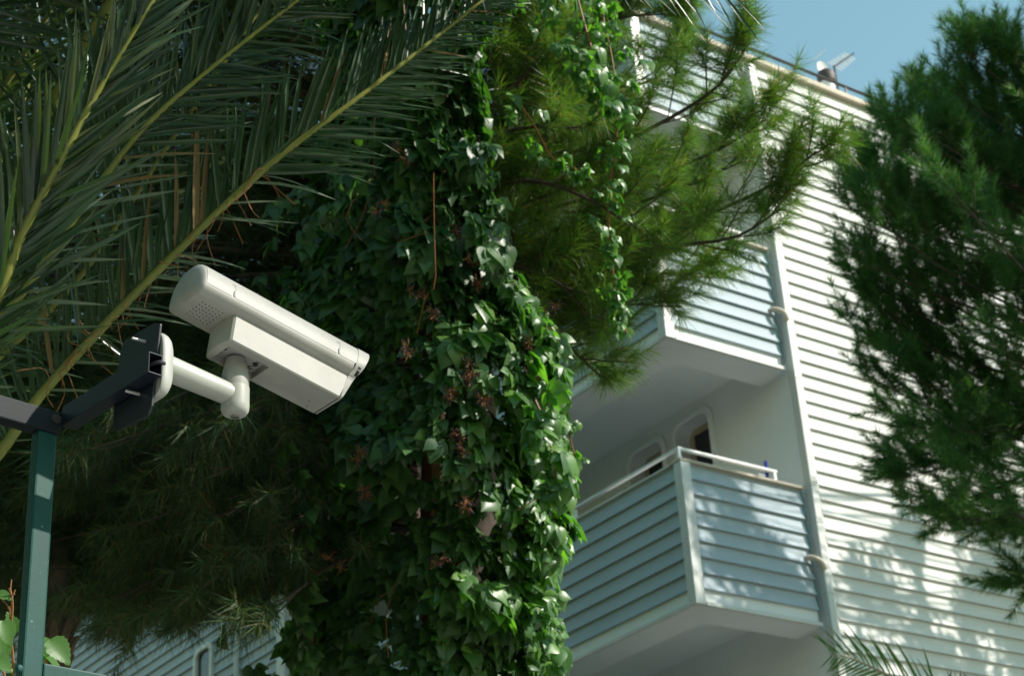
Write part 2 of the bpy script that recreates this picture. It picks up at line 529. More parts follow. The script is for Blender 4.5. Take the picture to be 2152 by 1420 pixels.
fr.loops(L, False, False); wob = build(fr, 'window', M['trim'], bld, smooth=True, angle=50)
pn = MB(); pn.loops([[(x, *p) for p in rounded(sv0, zw0, .47, .87, .11, n)] for x in (.0, -.012)]); build(pn, 'pane', M['glass'], wob)

# things on the building
def bw(su, sv, z): return BO + BU * su + BV * sv + ZUP * z


def brot(o): o.rotation_euler = (0, 0, math.atan2(BU[1], BU[0])); return o


# dry red towel-like tub on the balcony
o = empty('plastic_tub', bw(.30, 2.12, 8.985 - .0)); brot(o)
tag(o, 'red plastic tub behind the railing of the lower balcony beside the leaves', 'tub')
mb = MB(); mb.loops([rounded(0, 0, .34, .5, .06, 4) and [(p[0], p[1], z) for p in rounded(0, 0, .34 * k, .55 * k, .06, 4)] for z, k in ((-1.04, .8), (.04, 1), (.06, 1.06), (.06, .98), (-.3, .9))], True, True)
build(mb, 'tub_body', M['red'], o, smooth=True, angle=40)
o = empty('broom', bw(1.30, .14, 7.92)); brot(o)
tag(o, 'blue broom handle leaning at the right end of the lower balcony rail', 'broom')
mb = MB(); mb.tube([(.06, .05, .1), (0, -.06, 1.33)], .020, 8); build(mb, 'handle', M['blue'], o, smooth=True)
mb = MB(); mb.box((-.10, .02, 0), (.22, .08, .12)); build(mb, 'brush_head', M['blue'], o, bevel=.01)
o = empty('drying_rack', bw(1.55, .22, 7.92)); brot(o)
tag(o, 'pale thin wire drying rack end against the wall at the balcony right end', 'drying rack')
mb = MB()
for a in ((0, 0), (.13, .0)):
    mb.tube([(a[0], a[1], 0), (a[0], a[1], 1.24)], .008, 6)
for zz in (1.23, 1.12, .8): mb.tube([(-.25, 0, zz), (.16, 0, zz)], .008, 6)
build(mb, 'rack_wire', M['white_metal'], o)
# roof things: vent, dish, aerial
PR = hit(1738, 172, bw(0, .9, 0), BV)
vl = np.array([np.dot(PR - BO, BU), .9, PR[2]])
o = empty('roof_vent', bw(vl[0], .9, 14.78)); brot(o)
tag(o, 'roof vent with a dark brown cap on a white pipe above the roof edge', 'vent')
h = vl[2] - 14.78
mb = MB(); mb.tube([(0, 0, 0), (0, 0, h)], .10, 14); build(mb, 'vent_pipe', M['white_metal'], o, smooth=True)
mb = MB(); mb.loops([[(r * math.cos(a), r * math.sin(a), h + z) for a in np.linspace(0, 2 * math.pi, 18, endpoint=False)] for r, z in ((.08, -.02), (.125, -.02), (.13, .02), (.13, .11), (.11, .15), (.05, .165))]); build(mb, 'vent_cap', M['drum'], o, smooth=True, angle=40)
PD = hit(1722, 148, bw(0, 1.4, 0), BV); dl = np.dot(PD - BO, BU)
o = empty('satellite_dish', bw(dl, 1.4, 14.78)); brot(o)
tag(o, 'small white satellite dish behind the dark roof vent', 'satellite dish')
zc = PD[2] - 14.78
mb = MB(); mb.loops([[(.02 + r * math.cos(a), -.05 + d, zc + r * math.sin(a)) for a in np.linspace(0, 2 * math.pi, 20, endpoint=False)] for r, d in ((.125, 0), (.12, .008), (.08, .03), (.03, .04))], False, True)
mb.loops([[(.02 + r * math.cos(a), -.06 + d, zc + r * math.sin(a)) for a in np.linspace(0, 2 * math.pi, 20, endpoint=False)] for r, d in ((.125, .01), (.12, .0), (.08, .022), (.03, .03))], False, True)
build(mb, 'dish', M['white_metal'], o, smooth=True)
mb = MB(); mb.tube([(.02, .03, 0), (.02, .0, zc)], .02, 8); mb.tube([(-.13, -.03, zc + .11), (-.06, -.22, zc + .20)], .008, 6); build(mb, 'mast', M['white_metal'], o)
PA0 = hit(1753, 141, bw(0, 1.8, 0), BV); PA1 = hit(1789, 116, bw(0, 1.8, 0), BV)
a0 = np.array([np.dot(PA0 - BO, BU), 0, PA0[2] - 14.78])
o = empty('tv_antenna', bw(a0[0], 1.8, 14.78)); brot(o)
tag(o, 'rooftop television aerial with a row of short white rods on a boom', 'antenna')
a1 = np.array([np.dot(PA1 - BO, BU) - a0[0], 0, PA1[2] - 14.78]); b0 = np.array([0, 0, a0[2]])
bd = unit(a1 - b0); bl = np.linalg.norm(a1 - b0); side = unit(np.cross(bd, [0, 1, 0]) + np.array([0, .5, 0]))
mb = MB(); mb.tube([(0, 0, 0), (0, 0, a0[2] + .02)], .016, 8); build(mb, 'mast', M['dark_metal'], o)
mb = MB(); mb.tube([b0, a1 + bd * .08], .016, 6); build(mb, 'boom', M['dark_metal'], o)
for k in range(7):
    p = b0 + bd * bl * (k + .3) / 7; ln = .125 - .004 * k
    e = MB(); e.tube([p - side * ln, p + side * ln], .009, 6); build(e, 'antenna_rod', M['white_metal'], o)

# ------------------------------------------------------------------ steel frame, bracket, security camera
AZ_A, AZ_T = 44, 134
dA, dT = az(AZ_A), az(AZ_T)
DC = 3.30
C0 = at(352, 755, DC)                     # middle of the mounting plate's right face
frm = empty('steel_mounting_frame', C0)
tag(frm, 'dark navy steel square tubes and plate carrying the white camera', 'metal frame')


def loc(p): return np.asarray(p) - C0


# plate
corners = [hit(x, y, C0, dA) for x, y in ((342, 682), (324, 853), (316, 874), (250, 907), (242, 898), (246, 840), (258, 740), (268, 716), (330, 680))]
pm = MB(); pm.loops([[loc(p) - dA * .001 for p in corners], [loc(p) - dA * .006 for p in corners]])
build(pm, 'plate', M['navy'], frm, bevel=.0012)
TC = hit(327, 764, C0 - dA * .022, dA)
TE = TC - dT * .292


def rect_tube(mb, p0, p1, side, up, hw, hh, wall, open1=True):
    """hollow square tube from p0 (closed) to p1 (open)"""
    def ring(p, a, b): return [p + side * a * sx + up * b * sz for sx, sz in ((-1, -1), (1, -1), (1, 1), (-1, 1))]
    mb.loops([ring(p0, hw, hh), ring(p1, hw, hh), ring(p1, hw - wall, hh - wall), ring(p1 + (p0 - p1) * .25, hw - wall, hh - wall)])


tb = MB(); rect_tube(tb, loc(TE), loc(TC), dA, ZUP, .015, .021, .0022)
build(tb, 'arm_tube', M['navy'], frm, bevel=.0016)
tb = MB(); q = TC - dT * .06; tb.obox(loc(q), dT, dA, ZUP, .002, .0126, .0186); build(tb, 'tube_bore', M['rust'], frm)
tb = MB(); tb.tube(spline([loc(TC - dT * .055 + ZUP * -.004), loc(TC - dT * .02 + ZUP * .004), loc(TC + dA * .008 + ZUP * .006), loc(TC + dA * .020 + ZUP * .006 - dT * .0)], 10), .0035, 8); build(tb, 'cable', M['dark_metal'], frm, smooth=True)
# beam towards the left, over the post
PB = at(128, 868, 1); _t = np.dot(TE - EYE, dT) / np.dot(PB - EYE, dT)
BE = hit(131, 890, TE, dT) + dA * .0
beam_c = BE - dT * .016
tb = MB(); tb.obox(loc(beam_c - dA * .60), dA, dT, ZUP, .60, .016, .023); bo = build(tb, 'beam', M['dusty'], frm, bevel=.003)
hp = hit(118, 879, beam_c + dT * .0162, dT)
tb = MB(); tb.loops([[loc(hp) + dA * math.cos(a) * .0112 + ZUP * math.sin(a) * .0098 + dT * d for a in np.linspace(0, 2 * math.pi, 14, endpoint=False)] for d in (-.001, .0012)]); build(tb, 'bolt_hole', M['hole'], bo)
tb = MB(); tb.loops([[loc(hp) + dA * math.cos(a) * r * 1.15 + ZUP * math.sin(a) * r + dT * d for a in np.linspace(0, 2 * math.pi, 14, endpoint=False)] for r, d in ((.0115, -.001), (.0113, .0014), (.0100, .0016), (.0098, .001))], True, False); build(tb, 'hole_rim', M['dusty'], bo, smooth=True)
# anchor screws poking out of the plate's back
for (x, y, x2, y2) in ((306, 718, 286, 712), (293, 828, 276, 820)):
    p = hit(x, y, C0 - dA * .006, dA)
    tb = MB(); pts = []; rad = []
    for k in range(11):
        pts.append(loc(p - dA * (.003 * k) - ZUP * .0002 * k)); rad.append((.0042 if k % 2 else .0030) * (1 - .03 * k))
    tb.tube(pts, rad, 8); build(tb, 'anchor_screw', M['galv'], frm, smooth=True, angle=60)

# camera arm
arm = empty('camera_arm', C0)
tag(arm, 'white wall arm with round base and swivel knuckle holding up the camera', 'bracket')
CB = hit(340, 757, C0, dA) - C0 - dT * .040        # base centre
th = np.linspace(0, 2 * math.pi, 48, endpoint=False)
def sq(c, d, hw, hh, e=.5):
    return [c + dA * d + dT * math.copysign(abs(math.cos(a)) ** e, math.cos(a)) * hw + ZUP * math.copysign(abs(math.sin(a)) ** e, math.sin(a)) * hh for a in th]
mb = MB()
mb.loops([sq(CB, d, .044 * k, .0665 * k2) for k, k2, d in ((.96, .975, .0005), (1, 1, .003), (1, 1, .010), (.985, .97, .0165), (.94, .90, .0225), (.84, .76, .0275), (.64, .52, .0305), (.3, .25, .0315))])
build(mb, 'base_cover', M['bracket'], arm, smooth=True, angle=50)
CA = CB + ZUP * .014
mb = MB()
KX = hit(500, 805, C0 + dA * .165, dA) - C0
_kz = KX.copy(); KX = CA + dA * .196; KX[2] = _kz[2]
apts, arad = [], []
for k in range(14):
    t_ = k / 13
    p0_ = CA + dA * .02; apts.append(p0_ + (KX - p0_) * t_); arad.append(.0250 - .0035 * t_)
mb.tube(apts, arad, 24)
build(mb, 'arm_tube', M['bracket'], arm, smooth=True, angle=60)
mb = MB(); kz = [(-.041, .006), (-.0405, .016), (-.037, .0225), (-.030, .0265), (-.020, .0275), (.018, .0275), (.0185, .0265)]
th2 = np.linspace(0, 2 * math.pi, 32, endpoint=False)
mb.loops([[KX + np.array([math.cos(a) * r, math.sin(a) * r, z]) for a in th2] for z, r in kz])
build(mb, 'knuckle', M['bracket'], arm, smooth=True, angle=50)
mb = MB(); kz = [(.0185, .0262), (.030, .0272), (.042, .0265), (.056, .0245), (.066, .022), (.080, .020)]
mb.loops([[KX + np.array([math.cos(a) * r, math.sin(a) * r, z]) for a in th2] for z, r in kz])
build(mb, 'swivel_stub', M['housing'], arm, smooth=True, angle=50)
mb = MB(); mb.loops([[KX + np.array([math.cos(a) * r, math.sin(a) * r, z]) for a in th2] for r, z in ((.0085, -.0395), (.0085, -.0435), (.007, -.0445), (.0045, -.0445), (.004, -.042))]); build(mb, 'hex_bolt', M['steel'], arm, smooth=True, angle=40)

# security camera, local axes: x along the barrel (towards the lens), y to the near side, z up through the hood
rayc = unit(at(560, 720, 1) - EYE)
rt = unit(np.cross(rayc, ZUP)); rt = unit(CR - rayc * np.dot(CR, rayc)); dn = np.cross(rayc, rt)
def mix(a): return unit(rt * a[0] + dn * a[1] + rayc * a[2])
ea = mix((.80, .430, .43)); ey = mix((.59, -.41, -.70)); ey = unit(ey - ea * np.dot(ea, ey)); ez = np.cross(ea, ey)
if np.dot(ez, ZUP) < 0: ez = -ez
HB = .062
ORG = np.array([.086, .043, -HB])                 # box rear-bottom-near corner, seen at px (485, 714)
pocket = np.array([.140, -.012, -HB])
depth_k = np.dot((C0 + KX + ZUP * .055) - EYE, CF)
RM = np.column_stack([ea, ey, ez])
D_ = depth_k
for _ in range(4):
    c_org = at(485, 714, D_)
    D_ += depth_k - np.dot(c_org + RM @ (pocket - ORG) - EYE, CF)
c_org = at(485, 714, D_) - RM @ ORG
scm = empty('security_camera', c_org)
R4 = Matrix([list(r) for r in RM]).to_4x4(); R4.translation = Vector(c_org)
scm.matrix_world = R4
tag(scm, 'cream white box security camera with hood pointing down to the right', 'security camera')


CH = ([0, 1 / 6, 2 / 6, 3 / 6, 4 / 6, 5 / 6, 1], [.060, .0600, .0590, .0566, .0525, .0475, .0425])
CZ = ([0, 1 / 6, 2 / 6, 3 / 6, 4 / 6, 5 / 6, 1], [0, .17, .36, .56, .76, .92, 1.0])
def section(wh=.060, zs=.021, ht=.066, flat=.044, grow=0.0, n=24):
    pts = []
    for k in range(n + 1):
        a = math.pi * k / n
        c_, s_ = math.cos(a), math.sin(a)
        e = .90
        pts.append(((wh + grow) * math.copysign(abs(c_) ** e, c_), zs + (ht + grow) * s_ ** e))
    for k in range(1, 7):
        t_ = k / 6; a = math.pi / 2 * t_
        pts.append((-np.interp(t_, *CH) - grow, zs * (1 - np.interp(t_, *CZ)) - grow * math.sin(a)))
    for k in range(7):
        t_ = 1 - k / 6; a = math.pi / 2 * t_
        pts.append((np.interp(t_, *CH) + grow, zs * (1 - np.interp(t_, *CZ)) - grow * math.sin(a)))
    return pts[:-1]


X1 = .378
S0 = section()
def scaled(S, k, x, zc=.03): return [(x, y * k, zc + (z - zc) * k) for y, z in S]
# lower shell with rear cap (domed)
b = MB()
b.loops([scaled(S0, .30, -.0125), scaled(S0, .6, -.0105), scaled(S0, .82, -.0068), scaled(S0, .93, -.0036), scaled(S0, .972, -.0014), scaled(S0, .993, .0008), scaled(S0, 1, .0035), [(X1 - .012, y, z) for y, z in S0]])
build(b, 'housing_shell', M['housing'], scm, smooth=True, angle=55)
# hood: separate upper shell standing 1.5 mm proud, from the seam up, with two notches on the near side
hood = MB()
def hood_arc(g, x, n=28, low=.0):
    pts = []
    for k in range(n + 1):
        a = math.pi * k / n; c_, s_ = math.cos(a), math.sin(a)
        pts.append((x, (.060 + g) * math.copysign(abs(c_) ** .9, c_), .021 + low + (.066 + g) * s_ ** .9))
    return pts
xs = [.010, .0102, X1 - .0005, X1]
def hood_piece(x0, x1, k0=0, k1=28):
    o_ = [hood_arc(.0007, x)[k0:k1 + 1] for x in (x0, x1)]
    i_ = [hood_arc(.0002, x)[k0:k1 + 1] for x in (x0, x1)]
    hood.loops([o_[0] + i_[0][::-1], o_[1] + i_[1][::-1]])
cuts = [(.062, .070), (.320, .328)]
hood_piece(.0035, .062); hood_piece(.070, .320); hood_piece(.328, X1)
for c0, c1 in cuts: hood_piece(c0, c1, 4, 28)
build(hood, 'hood', M['housing'], scm, smooth=True, angle=50)
for c0, c1 in cuts:
    q = MB(); q.obox(((c0 + c1) / 2 + .0016, .0585, .029), np.array([1, 0, 0.]), np.array([0, 1., 0]), np.array([0, 0, 1.]), .0016, .0034, .0062); build(q, 'notch_shadow_block', M['housing'], scm, bevel=.0008)  # small block added at each notch to cast its shadow
# lower box with a pocket
bx = MB()
xr, xf_t, xf_b = .086, .372, .351
yb = .043
pk = (.096, .192, -.036, .023)     # pocket x0 x1 y0 y1
def P3(x, y, z): return (x, y, z)
hb = -HB
rear = []
nseg = 8
# side outline in the x-y plane: slightly bowed rear end
out = [(xf_b, yb), (xr + .004, yb)] + [(xr - .006 * math.sin(math.pi * t_), yb - .004 - (2 * yb - .008) * t_) for t_ in np.linspace(0, 1, 9)] + [(xr + .004, -yb), (xf_b, -yb)]
topo = [(xf_t if i in (0, len(out) - 1) else x, y, .004) for i, (x, y) in enumerate(out)]
boto = [(x, y, hb + .003) for x, y in out]
boti = [(x + (.0025 if 0 < i < len(out) - 1 else 0), y * .94, hb) for i, (x, y) in enumerate(out)]
bx.loops([topo, boto, boti], False, False)
# bottom with rectangular opening
base = len(bx.v)
pkp = [(pk[1], pk[3]), (pk[0], pk[3])] + [(pk[0], pk[3] + (pk[2] - pk[3]) * t_) for t_ in np.linspace(.02, .98, 9)] + [(pk[0], pk[2]), (pk[1], pk[2])]
bx.loops([[(x, y, hb) for x, y, _ in boti], [(x, y, hb) for x, y in pkp], [(x, y, hb + .016) for x, y in pkp]], False, True, closed=True)
build(bx, 'lower_box', M['housing'], scm, smooth=True, angle=30)
# front bezel: slanted, a little larger than the housing, behind a dark slit
def slant(g, off, k=1.0):
    pts = []
    for (y, z) in section(grow=g):
        zz = z
        pts.append((.3805 + off, y * k, .03 + (zz - .03) * k))
    return pts
fb = MB(); fb.loops([slant(.0005, -.004), slant(.0005, .003)]); build(fb, 'front_gap', M['hole'], scm, smooth=True, angle=50)
def bez(off, k, slope):
    """outline of hood + box, leaning back towards the bottom"""
    o_ = []
    for kk in range(25):
        a = math.pi * kk / 24; c_, s_ = math.cos(a), math.sin(a)
        o_.append((.0615 * math.copysign(abs(c_) ** .9, c_), .021 + .0685 * s_ ** .9))
    o_ += [(-.058, .010), (-.046, .0), (-.0435, -.012), (-.0435, -.054), (-.041, -.060), (-.036, -.0625), (.036, -.0625), (.041, -.060), (.0435, -.054), (.0435, -.012), (.046, .0), (.058, .010)]
    res = []
    for y, z in o_:
        xx = .3535 + (z + .0625) * .20 + off + slope * max(0, (z + .0625)) 
        res.append((xx, y * k, .01 + (z - .01) * k))
    return res
fb = MB(); fb.loops([bez(0, 1, 0), bez(.004, 1.004, .19), bez(.005, .98, .195), bez(.004, .93, .19), bez(-.012, .90, .10)])
build(fb, 'front_bezel', M['housing'], scm, smooth=True, angle=45)
# vent holes (rear underside)
vh = MB()
for i in range(7):
    for j in range(6):
        if (i + j) % 1 == 0:
            cx, cy = .020 + i * .0078, .026 - j * .0104 + (.0 if i % 2 else .002)
            vh = MB(); vh.loops([[(cx + .0013 * math.cos(a), cy + .0013 * math.sin(a), z) for a in np.linspace(0, 2 * math.pi, 8, endpoint=False)] for z in (.002, -.0006)])
            build(vh, 'vent_hole', M['hole'], scm)
for cx, cy in ((.318, -.012), (.326, -.030)):
    vh = MB(); vh.loops([[(cx + .0015 * math.cos(a), cy + .0015 * math.sin(a), z) for a in np.linspace(0, 2 * math.pi, 8, endpoint=False)] for z in (hb + .002, hb - .0006)]); build(vh, 'drain_hole', M['hole'], scm)
for cx, cy in ((.104, -.022), (.104, -.006), (.104, .009), (.178, -.022), (.178, -.006), (.178, .009)):
    s_ = MB(); s_.loops([[(cx + r * math.cos(a), cy + r * math.sin(a), z) for a in np.linspace(0, 2 * math.pi, 14, endpoint=False)] for r, z in ((.0050, hb + .016), (.0050, hb + .0125), (.0042, hb + .0118), (.0022, hb + .0118), (.0018, hb + .0135))]); build(s_, 'screw', M['steel'] if abs(cy + .006) > .001 else M['hole'], scm, smooth=True, angle=40)

# ------------------------------------------------------------------ green fence
PT = beam_c - dA * .0275 - ZUP * .023
fen = empty('metal_fence', (PT[0], PT[1], 0))
tag(fen, 'dark green painted steel fence post with lower rail under the frame', 'fence')
fo = np.array([PT[0], PT[1], 0.])
hp_ = PT[2]
mb = MB(); mb.obox((0, 0, hp_ / 2), dA, dT, ZUP, .0205, .0125, hp_ / 2); build(mb, 'post', M['green'], fen, bevel=.004)
r0 = hit(75, 1393, PT + dT * .0, dT) ; rz = r0[2]
mb = MB(); mb.obox(np.array([0, 0, rz - .03]) + dA * (.0225 + .9), dA, dT, ZUP, .9, .011, .03); build(mb, 'rail', M['green'], fen, bevel=.003)
mb = MB(); mb.obox(np.array([0, 0, rz - .03]) + dA * .158, dA, dT, ZUP, .003, .0118, .0315); build(mb, 'rail_joint', M['green'], fen, bevel=.001)
bpx = hit(40, 1404, PT + dT * .0136, dT) - fo
mb = MB(); mb.loops([[bpx + (dA * math.cos(a) + ZUP * math.sin(a)) * r + dT * d for a in np.linspace(0, 2 * math.pi, 14, endpoint=False)] for r, d in ((.0075, 0), (.0072, .003), (.005, .0055), (.002, .006))]); build(mb, 'rivet', M['green'], fen, smooth=True)
for k in range(14):
    mb = MB(); c_ = dA * (.12 + k * .12); mb.tube([c_ + ZUP * .05, c_ + ZUP * (rz - .06)], .011, 8); build(mb, 'fence_bar', M['green'], fen)
mb = MB(); mb.obox(dA * .93 + ZUP * .12, dA, dT, ZUP, .9, .011, .03); build(mb, 'rail', M['green'], fen)

# ------------------------------------------------------------------ pines
def basis(D):
    """two unit vectors across each direction in D (S,3)"""
    a = np.where(np.abs(D[:, 2:3]) < .9, np.array([[0, 0, 1.]]), np.array([[1., 0, 0]]))
    s = np.cross(D, a); s /= np.linalg.norm(s, axis=1, keepdims=True)
    return s, np.cross(s, D)


_bd = [(1725, 1310), (1760, 1215), (1830, 1150), (1900, 1110), (2010, 1085), (2100, 1050), (2160, 1040)]
_bl = [hit(x, y, BO, BV) - BO for x, y in _bd]
_bs = [float(np.dot(p, BU)) for p in _bl]; _bz = [float(p[2]) for p in _bl]


def falls_well(P):
    """does a twig at P shade only the parts of the facade that lie in tree shade (lower right wall, lower left balcony)?"""
    nrm = -BV; sd = np.array(sdir)
    q = P - sd * (np.dot(P - BO, nrm) / np.dot(sd, nrm))
    su, z = float(np.dot(q - BO, BU)), float(q[2])
    if su < -.3: return True
    if su < 1.95: return z < 7.35 or (z < 9.0 and su < .55 + (8.95 - z) * .80)
    return z < np.interp(su, _bs, _bz)


class Pine:
    def __init__(self):
        self.P, self.D, self.L, self.wood, self.pick = [], [], [], MB(), None

    def shoot(self, p, d, L):
        if self.pick is not None and not self.pick(p + unit(d) * L * .6): return
        self.P.append(p); self.D.append(unit(d)); self.L.append(L)

    def branch(self, pts, r0, ntw, tl, sl, up=.45, side=.8, start=.25, k=3, candle=None):
        path = spline(pts, 14)
        self.wood.tube(path, np.linspace(r0, .004, len(path)), 6)
        for q in range(ntw):
            t = start + (1 - start) * (q + rng.random()) / ntw
            i = min(int(t * 13), 12)
            p = path[i] + (path[i + 1] - path[i]) * (t * 13 - i)
            d0 = unit(path[i + 1] - path[i])
            lat = unit(np.cross(d0, ZUP)) * (1 if q % 2 else -1)
            d = unit(d0 * (.55 + .5 * t) + lat * side * rng.uniform(.3, 1.1) * (1.1 - .5 * t) + ZUP * up * rng.uniform(.0, 1.3) + rng.normal(0, .18, 3))
            l = tl * rng.uniform(.5, 1.1) * (1.1 - .5 * t)
            e = p + d * l; m_ = p + d * l * .5 - ZUP * .03 * l
            self.wood.tube([p, m_, e], [max(.0035, r0 * .28 * (1 - t * .6)), .004, .003], 4)
            d2 = unit(e - m_)
            if candle is not None:
                cd = lambda: unit(d2 * .32 + np.asarray(candle) + rng.normal(0, .36, 3))
                self.shoot(e - d2 * .04, cd(), sl * rng.uniform(.8, 1.25))
                for j in range(k): self.shoot(p + (e - p) * rng.uniform(.2, .95), cd(), sl * rng.uniform(.5, 1.1))
                continue
            self.shoot(e - d2 * .06, d2 + ZUP * up * .5, sl * rng.uniform(.8, 1.25))
            for j in range(k):
                tt = rng.uniform(.25, .95); b = p + (e - p) * tt
                dd = unit(d2 * .8 + rng.normal(0, .5, 3) + ZUP * up * .8)
                self.shoot(b, dd, sl * rng.uniform(.55, 1.1))
        d0 = unit(path[-1] - path[-3])
        self.shoot(path[-1] - d0 * .05, d0 + ZUP * up * .4, sl * 1.1)

    def needles(self, name, mat, parent, origin, n, nl, w, droop=.08, phi=(22, 58)):
        P = np.array(self.P) - origin; D = np.array(self.D); L = np.array(self.L)
        S = len(P)
        s, t_ = basis(D)
        tt = rng.random((S, n)) ** .8
        ph = np.radians(rng.uniform(phi[0], phi[1], (S, n)) * (1.12 - .6 * tt ** 3))
        an = rng.random((S, n)) * 2 * np.pi
        B = P[:, None] + D[:, None] * (L[:, None, None] * tt[..., None]) + ZUP * (.10 * L[:, None, None] * (tt[..., None] ** 2))
        rad = s[:, None] * np.cos(an)[..., None] + t_[:, None] * np.sin(an)[..., None]
        dr = D[:, None] * np.cos(ph)[..., None] + rad * np.sin(ph)[..., None] - ZUP * droop
        ln = nl * rng.uniform(.7, 1.15, (S, n))[..., None]
        wd = np.cross(dr, rng.normal(0, 1, (S, n, 3))); wd /= np.linalg.norm(wd, axis=2, keepdims=True)
        tip = B + dr * ln - ZUP * (droop * .5 * ln)
        V = np.stack([B - wd * w * .5, B + wd * w * .5, tip], 2).reshape(-1, 3)
        F = np.arange(len(V), dtype=np.int32).reshape(-1, 3)
        o = link(name, arr_mesh(name, V, F), parent, mat); o['kind'] = 'stuff'
        return o


def shift(mb, o):
    mb.v = [(v[0] - o[0], v[1] - o[1], v[2] - o[2]) for v in mb.v]; return mb


def trunk_mesh(base, top, r0, r1, n=14, wob=.05):
    pts = [base + (top - base) * t + np.array([rng.normal(0, wob), rng.normal(0, wob), 0]) * (0 < t < 1) for t in np.linspace(0, 1, 9)]
    mb = MB(); mb.tube(spline(pts, 24), np.linspace(r0, r1, 24) * (1 + rng.normal(0, .04, 24)), n)
    return mb


# --- the big pine the creeper climbs
TP = at(930, 700, 8.4); TB = np.array([TP[0], TP[1], 0.])
pine = empty('pine_tree', TB)
tag(pine, 'big pine behind the white camera with long soft needles and a creeper up its trunk', 'tree')
build(shift(trunk_mesh(TB, TB + ZUP * 11.5 + np.array([.2, .1, 0]), .24, .05), TB), 'trunk', M['bark'], pine, smooth=True, angle=80)


def tr(z): return TB + ZUP * z + np.array([.2, .1, 0]) * z / 11.5


pr = Pine()
right = [
    # px list with depth: limbs reaching right in front of the building
    [(960, 420, 8.3), (1150, 330, 8.2), (1300, 300, 8.1), (1440, 230, 8.0), (1520, 170, 7.9), (1575, 90, 7.9)],
    [(980, 560, 8.4), (1200, 520, 8.3), (1400, 480, 8.2), (1560, 420, 8.1), (1650, 370, 8.0), (1715, 320, 7.9)],
    [(980, 480, 8.4), (1180, 430, 8.5), (1380, 370, 8.5), (1520, 310, 8.4), (1610, 250, 8.3)],
    [(960, 330, 8.3), (1120, 250, 8.5), (1260, 190, 8.7), (1370, 170, 8.8), (1440, 110, 8.9)],
    [(980, 620, 8.4), (1180, 560, 8.2), (1380, 520, 8.1), (1540, 500, 8.0), (1640, 440, 7.9)],
    [(980, 660, 8.4), (1180, 600, 8.4), (1340, 580, 8.4), (1460, 570, 8.3)],
    [(980, 720, 8.4), (1120, 660, 8.3), (1250, 640, 8.2), (1350, 640, 8.1)],
    [(980, 760, 8.4), (1090, 720, 8.4), (1180, 720, 8.3), (1230, 760, 8.3)],
    [(960, 300, 8.3), (1080, 180, 8.2), (1180, 90, 8.2), (1290, 40, 8.2), (1400, 30, 8.2)],
    [(960, 360, 8.6), (1080, 320, 8.9), (1200, 330, 9.2), (1330, 380, 9.4), (1450, 420, 9.5)],
    [(980, 500, 8.7), (1120, 450, 9.0), (1280, 440, 9.1), (1420, 400, 9.0), (1560, 340, 8.9)],
    [(980, 400, 8.2), (1120, 380, 8.0), (1240, 420, 7.9), (1340, 480, 7.8)],
    [(980, 560, 8.2), (1080, 560, 8.0), (1180, 600, 7.9), (1240, 680, 7.9)],
    [(960, 250, 8.4), (1050, 200, 8.5), (1150, 230, 8.6), (1260, 280, 8.7)],
    [(980, 640, 8.6), (1150, 640, 8.9), (1300, 560, 9.0), (1430, 520, 9.0)],
]
for pts in right:
    pr.branch([at(*p) for p in pts], .015, 13, .38, .15, up=.8, k=3)
for q in range(18):      # filling limbs round the trunk, right side
    y0 = rng.uniform(150, 720); a = at(960, y0 + 90, 8.4)
    e = at(rng.uniform(1040, 1330), y0 + rng.uniform(-60, 60), 8.4 + rng.uniform(-.6, 1.2))
    pr.branch([a, (a + e) / 2 + ZUP * .05, e], .012, 9, .38, .15, up=.3, k=2)
for q in range(16):
    y0 = rng.uniform(-60, 330); a = at(940, y0 + 120, 8.5)
    e = at(rng.uniform(1030, 1250), y0, 8.8 + rng.uniform(-.3, .9))
    pr.branch([a, (a + e) / 2 + ZUP * .05, e], .012, 9, .38, .16, up=.3, k=3)
pr.needles('crown', M['needle'], pine, TB, 100, .12, .0032, .14, (26, 90))
shift(pr.wood, TB)
build(pr.wood, 'limbs', M['bark'], pine)
pl = Pine()
# lower limbs, left: shaded, old, hanging
for q in range(130):
    x1 = rng.uniform(-150, 640); lim = 1330 if x1 < 300 else 1330 - (x1 - 300) * .52
    y1 = rng.uniform(760, lim)
    y0 = y1 - rng.uniform(20, 200)
    a = at(880, y0, 8.5 + rng.uniform(-.1, .3)); e = at(x1, y1, 8.7 + rng.uniform(-.7, 1.1))
    mid = (a + e) / 2 + ZUP * rng.uniform(.0, .25)
    pl.branch([a, mid, e], .018, 8, .42, .24, up=.05, start=.35, k=3)
for q in range(34):
    x1 = rng.uniform(-220, 230); y1 = rng.uniform(760, 1150)
    a = at(700, y1 - rng.uniform(0, 160), 8.6); e = at(x1, y1, rng.uniform(8.6, 9.8))
    pl.branch([a, (a + e) / 2 + ZUP * .1, e], .012, 8, .42, .24, up=.1, start=.5, k=3)
for q in range(38):      # loose sprays on the near side, where some sun gets in
    x1 = rng.uniform(150, 600); y1 = rng.uniform(880, 1290)
    a = at(860, y1 - rng.uniform(60, 200), 7.9); e = at(x1, y1, rng.uniform(6.9, 7.7))
    pl.branch([a, (a + e) / 2 + ZUP * .12, e], .010, 6, .34, .16, up=.1, start=.5, k=1)
for q in range(150):     # dense upper crown behind the palm
    x1 = rng.uniform(-420, 760); y1 = rng.uniform(-420, 800)
    a = at(900, y1 + rng.uniform(-50, 160), 8.6); e = at(x1, y1, 8.8 + rng.uniform(-.4, 1.5))
    pl.branch([a, (a + e) / 2 + ZUP * .1, e], .018, 8, .50, .28, up=.2, start=.2, k=3)
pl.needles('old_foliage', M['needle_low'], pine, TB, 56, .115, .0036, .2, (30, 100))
shift(pl.wood, TB); build(pl.wood, 'limbs', M['bark'], pine)
